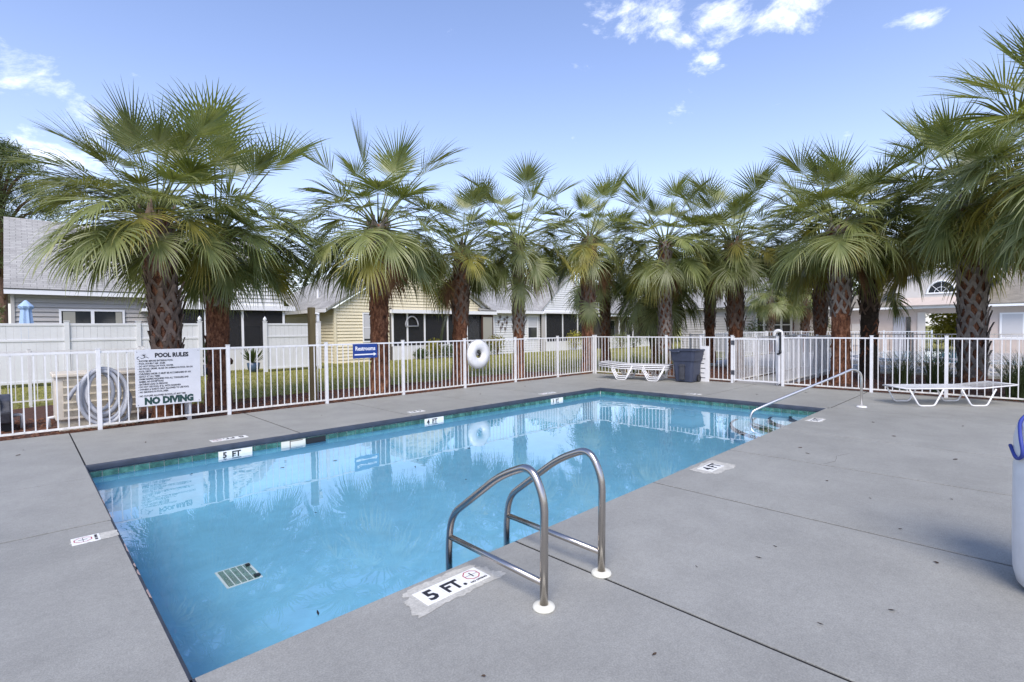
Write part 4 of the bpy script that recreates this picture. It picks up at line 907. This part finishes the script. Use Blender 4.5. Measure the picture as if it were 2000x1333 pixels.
# its white porch wing, gable to the front
AP = (5.8, 5.35)
cl1 = lambda z: (AP[0]-(AP[1]-z)*1.02, AP[0]+(AP[1]-z)*1.02)
siding('gable_siding', 'siding_white', h1, 3.42, 8.22, 2.66, 5.3, 16.40, clipf=cl1)
rake(h1, (3.0, 16.40, 2.75), (5.8, 16.40, 5.50)); rake(h1, (5.8, 16.40, 5.50), (8.6, 16.40, 2.75))
roof_quad('roof', 'shingles', h1, (2.9, 16.30, 2.70), (2.9, 20.5, 2.70), (5.8, 20.5, 5.56), (5.8, 16.30, 5.56)); roof_quad('roof', 'shingles', h1, (8.7, 20.5, 2.70), (8.7, 16.30, 2.70), (5.8, 16.30, 5.56), (5.8, 20.5, 5.56))
window(h1, 4.95, 5.75, 3.80, 4.55, 16.40, .95, False)
MB().box(3.05, 8.70, 16.25, 16.42, 2.45, 2.655).build('porch_beam', 'trim', h1)
MB().box(2.9, 3.35, 16.25, 16.9, 2.34, 2.449).box(3.24, 3.36, 16.5, 16.6, 1.5, 2.339).build('bracket', 'trim', h1)
porch(h1, 3.6, 8.22, .74, 2.44, 16.45, (5.06, 6.48), depth=2.4)
MB().box(3.7, 8.15, 18.70, 18.74, 1.78, 2.44).build('valance', 'porch_wall', h1)
for x_ in (4.2, 5.6, 7.0): MB().box(x_, x_+.95, 18.80, 18.845, .1, 1.95).build('porch_window', 'window_glass', h1)
# yellow house
h2 = thing('yellow_house', 'pale yellow house with broad gable and screened porch', 'house', (16, 17, GZ), 'houses behind the lawn')
AP2 = (16.0, 5.72); cl2 = lambda z: (AP2[0]-(AP2[1]-z)*1.66, AP2[0]+(AP2[1]-z)*1.66)
siding('siding', 'siding_yellow', h2, 11.0, 14.05, GZ, 2.66, 17.0); siding('gable_siding', 'siding_yellow', h2, 10.95, 21.05, 2.6605, 5.66, 17.0, clipf=cl2)
siding('siding', 'siding_yellow', h2, 17.0, 27, GZ, 2.66, 10.95, axis='x')
MB().box(10.88, 11.0, 16.93, 17.05, GZ, 2.66).build('corner_board', 'siding_yellow', h2)
MB().box(10.97, 14.05, 17.03, 17.1, GZ, 2.6).build('wall_core', 'siding_yellow', h2)
window(h2, 12.5, 13.35, .95, 2.38, 17.0, .92)
o = MB().box(10.91, 10.945, 21.2, 21.8, 1.2, 1.85).build('window', 'trim', h2); MB().box(10.90, 10.909, 21.27, 21.73, 1.27, 1.78).build('pane', 'window_glass', o)
rake(h2, (10.35, 16.96, 2.62), (16.0, 16.96, 5.98), .22, .06); rake(h2, (16.0, 16.96, 5.98), (21.65, 16.96, 2.62), .22, .06)
roof_quad('roof', 'shingles', h2, (10.35, 27, 2.64), (10.35, 16.65, 2.64), (16, 16.65, 6.0), (16, 27, 6.0)); roof_quad('roof', 'shingles', h2, (21.65, 16.65, 2.64), (21.65, 27, 2.64), (16, 27, 6.0), (16, 16.65, 6.0))
MB().box(10.32, 10.36, 16.7, 27, 2.44, 2.62).build('fascia', 'trim', h2)
for x_, y_ in ((11.6, 20.5), (12.1, 18.6)): MB().tube([(x_, y_, 3.3), (x_, y_, 3.85)], .06, 8).build('vent_pipe', 'trim', h2)
MB().box(13.95, 21.75, 16.55, 16.75, 2.44, 2.64).build('porch_beam', 'trim', h2)
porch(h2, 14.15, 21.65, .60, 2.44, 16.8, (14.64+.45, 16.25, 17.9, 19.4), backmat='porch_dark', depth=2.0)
a_ = [(15.35+.42*math.cos(t), 16.72, 1.72+.55*math.sin(t)) for t in [math.pi*k/14 for k in range(15)]]
MB().tube(a_+[a_[0]], .035, 6).build('arch_ornament', 'door_grey', h2, smooth=True)
MB().box(14.3, 14.95, 18.6, 18.64, .2, 1.9).build('teal_cloth', 'teal', h2)
g = MB()
for i in range(26):
    for sgn in (-1, 1):
        xa = 18.7+i*.11; pts = []
        x_s, z_s, x_e, z_e = (xa, .7, xa+sgn*1.7, 2.4)
        lo_, hi_ = 19.05, 20.45
        t0, t1 = 0.0, 1.0
        for lim, sg_ in ((lo_, 1), (hi_, -1)):
            fa, fb = sg_*(x_s-lim), sg_*(x_e-lim)
            if fa < 0 and fb < 0: t0, t1 = 1, 0; break
            if fa < 0: t0 = max(t0, fa/(fa-fb))
            if fb < 0: t1 = min(t1, fa/(fa-fb))
        if t1 > t0+.05:
            P = lambda t: (x_s+(x_e-x_s)*t, 16.84+.004*sgn, z_s+(z_e-z_s)*t)
            A_, B_ = Vector(P(t0)), Vector(P(t1)); d_ = Vector((-(B_-A_).z, 0, (B_-A_).x)).normalized()*.012
            g.quad(tuple(A_-d_), tuple(B_-d_), tuple(B_+d_), tuple(A_+d_))
tag(g.build('lattice', 'blind', h2), kind='stuff')
f_ = MB().box(20.55, 21.55, 16.70, 16.735, .62, 2.40).build('blind_frame', 'brown_iron', h2); MB().box(20.66, 21.44, 16.685, 16.698, .70, 2.28).build('roller_blind', 'curtain', f_)
# white house
h3 = thing('white_house', 'white sided house with screened porch and metal flowers on the wall', 'house', (26, 17, GZ), 'houses behind the lawn')
siding('siding', 'siding_white', h3, 21.8, 26.35, GZ, 2.75, 17.0); MB().box(21.8, 26.35, 17.03, 17.1, GZ, 2.7).build('wall_core', 'siding_white', h3)
window(h3, 25.05, 25.95, .88, 2.36, 17.0, .5)
roof_quad('roof', 'shingles', h3, (20.4, 16.6, 2.72), (26.6, 16.6, 2.72), (25.6, 22.5, 5.3), (21.4, 22.5, 5.3))
MB().box(21.75, 26.6, 16.55, 16.60, 2.55, 2.74).build('fascia', 'trim', h3)
AP3 = (29.3, 5.3); cl3 = lambda z: (AP3[0]-(AP3[1]-z)*1.18, AP3[0]+(AP3[1]-z)*1.18)
siding('gable_siding', 'siding_white', h3, 26.4, 32.2, 2.76, 5.2, 16.7, clipf=cl3); rake(h3, (26.0, 16.7, 2.72), (29.3, 16.7, 5.48)); rake(h3, (29.3, 16.7, 5.48), (32.6, 16.7, 2.72))
roof_quad('roof', 'shingles', h3, (25.9, 24, 2.66), (25.9, 16.6, 2.66), (29.3, 16.6, 5.54), (29.3, 24, 5.54)); roof_quad('roof', 'shingles', h3, (32.7, 16.6, 2.66), (32.7, 24, 2.66), (29.3, 24, 5.54), (29.3, 16.6, 5.54))
MB().box(26.3, 32.3, 16.5, 16.72, 2.60, 2.755).build('porch_beam', 'trim', h3); MB().box(26.3, 26.62, 16.72, 16.8, GZ, 2.59).build('corner_board', 'siding_grey', h3)
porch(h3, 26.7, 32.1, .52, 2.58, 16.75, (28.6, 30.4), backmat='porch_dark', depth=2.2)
for i, (x_, z_) in enumerate(((22.35, 2.32), (22.75, 2.15), (22.55, 1.85), (22.95, 1.95), (22.4, 1.6), (22.8, 1.55), (23.0, 2.3), (22.2, 2.0))):
    g = MB(); g.tube([(x_, 16.93, z_-.3), (x_+.03, 16.93, z_)], .012, 5)
    for k in range(6):
        t = k*1.047; g.tri((x_+.03, 16.925, z_), (x_+.03+.11*math.cos(t-.3), 16.92, z_+.11*math.sin(t-.3)), (x_+.03+.11*math.cos(t+.3), 16.92, z_+.11*math.sin(t+.3)))
    g.build('metal_flower', 'brown_iron', h3)
# tan house
h4 = thing('tan_house', 'tan porch house partly hidden behind the shaggy palm', 'house', (36, 16, GZ), 'houses behind the lawn')
siding('siding', 'siding_tan', h4, 32.4, 33.0, GZ, 2.6, 16.0)
porch(h4, 33.1, 41.0, .72, 2.42, 16.0, (35.0, 37.06, 39.66), backmat='siding_tan', depth=1.6, screen=False)
for x_ in (33.4, 35.4, 38.3): f_ = MB().box(x_, x_+1.2, 17.50, 17.55, .4, 2.2).build('window', 'trim', h4); MB().box(x_+.08, x_+1.12, 17.485, 17.498, .48, 2.12).build('pane', 'window_glass', f_)
MB().box(32.2, 41.4, 15.6, 16.05, 2.43, 2.62).build('porch_beam', 'trim', h4)
roof_quad('roof', 'shingles', h4, (32.1, 15.5, 2.66), (41.6, 15.5, 2.66), (41.6, 21, 5.4), (32.1, 21, 5.4))
siding('siding', 'siding_tan', h4, 32.4, 41.0, 2.63, 2.66, 16.1)
# far house beyond the gate
h5 = thing('grey_house', 'distant grey house with white framed sunroom beyond the gate', 'house', (34, 6, GZ), 'houses behind the lawn')
siding('siding', 'siding_grey', h5, 4.4, 9.5, GZ, 2.7, 33.0, axis='x'); MB().box(33.05, 33.2, 2.4, 9.5, GZ, 2.7).build('wall_core', 'porch_dark', h5)
for y_ in (2.4, 2.95, 3.5, 3.95, 4.4): MB().box(32.9, 33.0, y_-.05, y_+.05, GZ, 2.6).build('sunroom_post', 'trim', h5)
MB().box(32.88, 33.0, 2.35, 4.45, 2.6, 2.75).box(32.89, 32.99, 2.46, 4.34, 1.55, 1.62).build('sunroom_beam', 'trim', h5)
roof_quad('roof', 'shingles', h5, (32.5, 9.8, 2.78), (32.5, 2.0, 2.78), (37.5, 2.0, 5.0), (37.5, 9.8, 5.0))

# ---------------------------------------------------------------- white vinyl privacy fence
def vinyl(label, x0, x1, y, posts, finial):
    o = thing('vinyl_fence', label, 'fence', (x0, y, GZ), 'white vinyl privacy fences')
    for p_ in posts:
        b_ = MB().box(p_-.065, p_+.065, y-.065, y+.065, GZ, 1.90).box(p_-.08, p_+.08, y-.08, y+.08, 1.9005, 1.925).build('post', 'vinyl', o, bevel=.006)
        if p_ in finial: MB().lathe([(.05, 1.926), (.06, 1.96), (.075, 2.0), (.06, 2.05), (.02, 2.10), (.004, 2.13)], 14, (p_, y, 0)).build('finial', 'vinyl', b_, smooth=True)
    for a_, b_ in zip(posts, posts[1:]):
        for z0, z1 in ((1.76, 1.84), (1.26, 1.33), (-.05, .03)): MB().box(a_+.065, b_-.065, y-.03, y+.03, z0, z1).build('rail', 'vinyl', o, bevel=.006)
        n = round((b_-a_-.13)/.17); w_ = (b_-a_-.13)/n
        for i in range(n):
            xa = a_+.065+i*w_; MB().box(xa+.002, xa+w_-.002, y-.011, y+.011, .03, 1.26).build('board', 'vinyl', o)
            MB().box(xa+.002, xa+w_-.002, y-.011, y+.011, 1.33, 1.76).build('board', 'vinyl', o)
    return o
vinyl('long white vinyl privacy fence in front of the grey house', -7, 4.4, 14.3, [-7.0, -4.6, -2.2, .60, 2.49, 4.37], (4.37,))
vinyl('short white vinyl privacy fence panel left of the yellow house', 6.7, 8.9, 14.3, [6.70, 8.95], (6.70,))
# patio things between the two fences
um = thing('closed_umbrella', 'closed pale blue patio umbrella above the long vinyl fence', 'umbrella', (-.33, 15.6, GZ))
MB().tube([(-.33, 15.6, GZ), (-.33, 15.6, 2.62)], .02, 8).build('pole', 'plastic_white', um)
g = MB(); n = 16
for r_, z in ((.03, 2.62), (.20, 2.42), (.16, 2.36), (.12, 2.30), (.15, 1.9), (.17, 1.5), (.19, 1.2)):
    for k in range(n):
        a_ = 2*math.pi*k/n; rr = r_*(1+.25*(k % 2)*(1 if z < 2.4 else .2)); g.v.append((-.33+rr*math.cos(a_), 15.6+rr*math.sin(a_), z))
g.f = [(i*n+k, i*n+(k+1) % n, (i+1)*n+(k+1) % n, (i+1)*n+k) for i in range(6) for k in range(n)]; g.build('canopy', 'umbrella_cloth', um)
def pot(label, x, y, mat, seed, h=.9):
    o = thing('potted_plant', label, 'potted plant', (x, y, GZ), 'potted plants on the patio'); MB().lathe([(.15, GZ), (.22, .0), (.25, .22), (.22, .23), (.2, .2)], 18, (x, y, 0)).build('pot', 'pot_blue', o, smooth=True)
    q = random.Random(seed); g = MB()
    for i in range(60):
        a_ = q.random()*6.28; el = q.uniform(.3, 1.4); l = h*q.uniform(.5, 1); P = Vector((x, y, .2)); d_ = Vector((math.cos(a_)*math.cos(el), math.sin(a_)*math.cos(el), math.sin(el))); T_ = P+d_*l; w_ = d_.cross(Vector((0, 0, 1))).normalized()*.035; mdl = P.lerp(T_, .65)
        g.quad(tuple(P), tuple(mdl-w_), tuple(T_), tuple(mdl+w_))
    tag(g.build('leaves', mat, o), kind='stuff')
pot('blue pot with spiky plant beside the short vinyl fence', 6.35, 14.7, 'broadleaf', 3); pot('potted plant beside the end post of long vinyl fence', 4.75, 14.9, 'needles', 4, 1.1)
fl_ = thing('garden_lamp', 'small rusty garden ornament on a curved stem before the porch', 'garden ornament', (3.95, 9.6, GZ))
MB().tube(arc([(3.95, 9.6, GZ), (3.93, 9.6, .25), (4.02, 9.6, .5)], .1, 5), .015, 6).build('stem', 'brown_iron', fl_); MB().lathe([(.02, .48), (.13, .52), (.15, .62), (.10, .70), (.02, .71)], 14, (4.05, 9.6, 0)).build('head', 'brown_iron', fl_, smooth=True)

# ---------------------------------------------------------------- equipment yard fence, walkway and second pool
PP = lambda L_, s=1.83: [s*i for i in range(int(L_/s)+1)]
fence('pool_fence', 'white picket fence behind the tan equipment box', (-5.8, 8.0), (1.75, 8.4), [0, 1.83, 3.66, 5.45, 7.5], z0=-.085, h=1.26)
fence('pool_fence', 'short return fence joining equipment yard to the long fence', (1.75, 8.34), (1.62, 2.75), [0.06, 1.83, 3.66, 5.50], z0=-.085, h=1.26)
tag(MB().box(13.3, 21, -3.05, -1.95, -.12, -.007).box(20.0, 36, -16, 2.4, -.15, -.04).build('walkway', 'concrete'), kind='structure')
fence('pool_fence', 'left fence of the walkway leading away from the gate', (13.3, -1.98), (20.6, -1.85), [.06, 1.83, 3.66, 5.49, 7.25], z0=-.03, h=1.28)
fence('pool_fence', 'right fence of the walkway leading away from the gate', (13.3, -3.10), (20.6, -3.05), [.06, 1.83, 3.66, 5.49, 7.25], z0=-.03, h=1.28)
fence('pool_fence', 'fence of the second pool seen behind the palms', (20.6, -3.1), (20.6, -13.5), PP(10.2), z0=-.04, h=1.30)
fence('pool_fence', 'fence running away behind the bin towards the far houses', (19.9, 2.45), (30.0, 2.45), PP(10), z0=-.06, h=1.30)
fence('pool_fence', 'distant fence across the end of the walkway', (30.0, 6.5), (30.0, -5.0), PP(11.4), z0=-.05, h=1.30)
ring_buoy('ring_buoy', 'distant white ring buoy on far fence beside the gate latch', (29.85, 2.15, 1.05), .19, .09, (-1, 0))
p2 = thing('second_pool', 'smaller blue pool beyond the right fence', 'pool', (27, -6, -.04))
MB().box(23.5, 33.5, -12, -2.2, -.0385, .10).build('rim', 'stucco_light', p2); g = MB(); g.quad((23.9, -11.6, .104), (33.1, -11.6, .104), (33.1, -2.6, .104), (23.9, -2.6, .104)); g.build('surface', 'pool_paint', p2); g = MB(); g.quad((23.9, -11.6, .112), (33.1, -11.6, .112), (33.1, -2.6, .112), (23.9, -2.6, .112)); g.build('water_surface', 'water', p2)
sl = lounger('dark shaded lounger beside the second pool', (21.6, -3.9), R(60), -.04, 'loungers by the second pool')
lounger('white lounger beside the second pool behind the grass', (22.3, -6.2), R(70), -.04, 'loungers by the second pool')
# clubhouse
cb = thing('clubhouse', 'pink stucco clubhouse with arched gable window and white eaves', 'building', (36, -4, GZ))
X = 36.0
MB().box(X, X+.3, -3.55, .3, GZ, 2.40).box(X, X+.3, -13, -5.75, GZ, 2.40).box(X, X+.3, -5.749, -3.551, 2.12, 2.40).build('wall', 'stucco_pink', cb)
MB().box(X+.31, X+6, .15, .3, GZ, 2.4).build('wall', 'stucco_light', cb)
MB().box(X-.06, X+.0, -3.60, -3.25, GZ, 2.20).build('column', 'stucco_light', cb); MB().box(X-.06, X, -5.95, -5.70, GZ, 2.20).build('column', 'stucco_pink', cb)
d_ = MB().box(X-.05, X-.002, -2.7, -2.15, GZ, 1.95).build('door', 'door_grey', cb); MB().box(X-.055, X-.051, -2.95, -2.75, GZ, 1.95).build('door_glass', 'window_glass', d_)
MB().box(X-.05, X-.002, -.9, -.1, .3, 1.6).build('panel', 'stucco_light', cb)
w_ = MB().box(X-.06, X-.002, -7.55, -6.60, .75, 2.08).build('window', 'trim', cb); MB().box(X-.07, X-.061, -7.45, -6.70, .83, 2.0).build('pane', 'blind', w_)
MB().box(X-.7, X+.1, -13.3, .6, 2.405, 2.56).build('fascia', 'trim', cb)
def rq(A, B, C, D): return roof_quad('roof', 'shingles_tan', cb, A, B, C, D)
rq((X-.72, .6, 2.57), (X-.72, -13.3, 2.57), (X+5.5, -11.5, 4.9), (X+5.5, -1.2, 4.9))
# arched gable
MB().prism_x([(-2.3, 2.72), (-2.3, 4.0), (-4.25, 4.55), (-6.2, 4.0), (-6.2, 2.72)][::-1], X-.35, X-.25).build('gable_wall', 'stucco_light', cb)
for a_, b_ in (((-2.0, 4.02), (-4.25, 4.66)), ((-4.25, 4.66), (-6.5, 4.02))): MB().prism_x([(a_[0], a_[1]), (a_[0], a_[1]-.16), (b_[0], b_[1]-.16), (b_[0], b_[1])], X-.55, X-.24).build('gable_trim', 'trim', cb)
rq((X-.55, -1.9, 4.03), (X+4.5, -1.9, 4.03), (X+4.5, -4.25, 4.70), (X-.55, -4.25, 4.70)); rq((X+4.5, -6.6, 4.03), (X-.55, -6.6, 4.03), (X-.55, -4.25, 4.70), (X+4.5, -4.25, 4.70))
g = MB(); N = 16; C0 = (-4.30, 3.22)
g.poly([(X-.372, C0[0]-.58*math.cos(t), C0[1]+.66*math.sin(t)) for t in [math.pi*k/N for k in range(N+1)]]); aw = g.build('arched_window', 'window_glass', cb)
A_ = lambda r_: [(X-.375, C0[0]-r_*math.cos(t), C0[1]+r_*1.13*math.sin(t)) for t in [math.pi*k/N for k in range(N+1)]]
MB().tube(A_(.60), .05, 6).tube([(X-.375, C0[0]-.66, C0[1]), (X-.375, C0[0]+.66, C0[1])], .05, 6).build('arch_trim', 'trim', aw)
g = MB(); g.tube(A_(.30), .014, 5)
for t in (45, 90, 135): g.tube([(X-.375, C0[0], C0[1]), (X-.375, C0[0]-.58*math.cos(R(t)), C0[1]+.65*math.sin(R(t)))], .014, 5)
g.build('muntin', 'trim', aw)
roof_quad('porch_roof', 'stucco_pink', cb, (X-.9, -2.6, 2.58), (X-.9, -6.1, 2.58), (X-.36, -6.1, 3.02), (X-.36, -2.6, 3.02))
# pink wall of the building beside the clubhouse
fw = thing('pink_wall', 'low pink stucco building behind the twiggy shrub', 'building', (35.2, 1.8, GZ)); MB().box(35.0, 35.3, .75, 2.9, GZ, 2.5).build('wall', 'stucco_light', fw); MB().box(34.8, 35.5, .6, 3.0, 2.5005, 2.65).build('cornice', 'trim', fw)
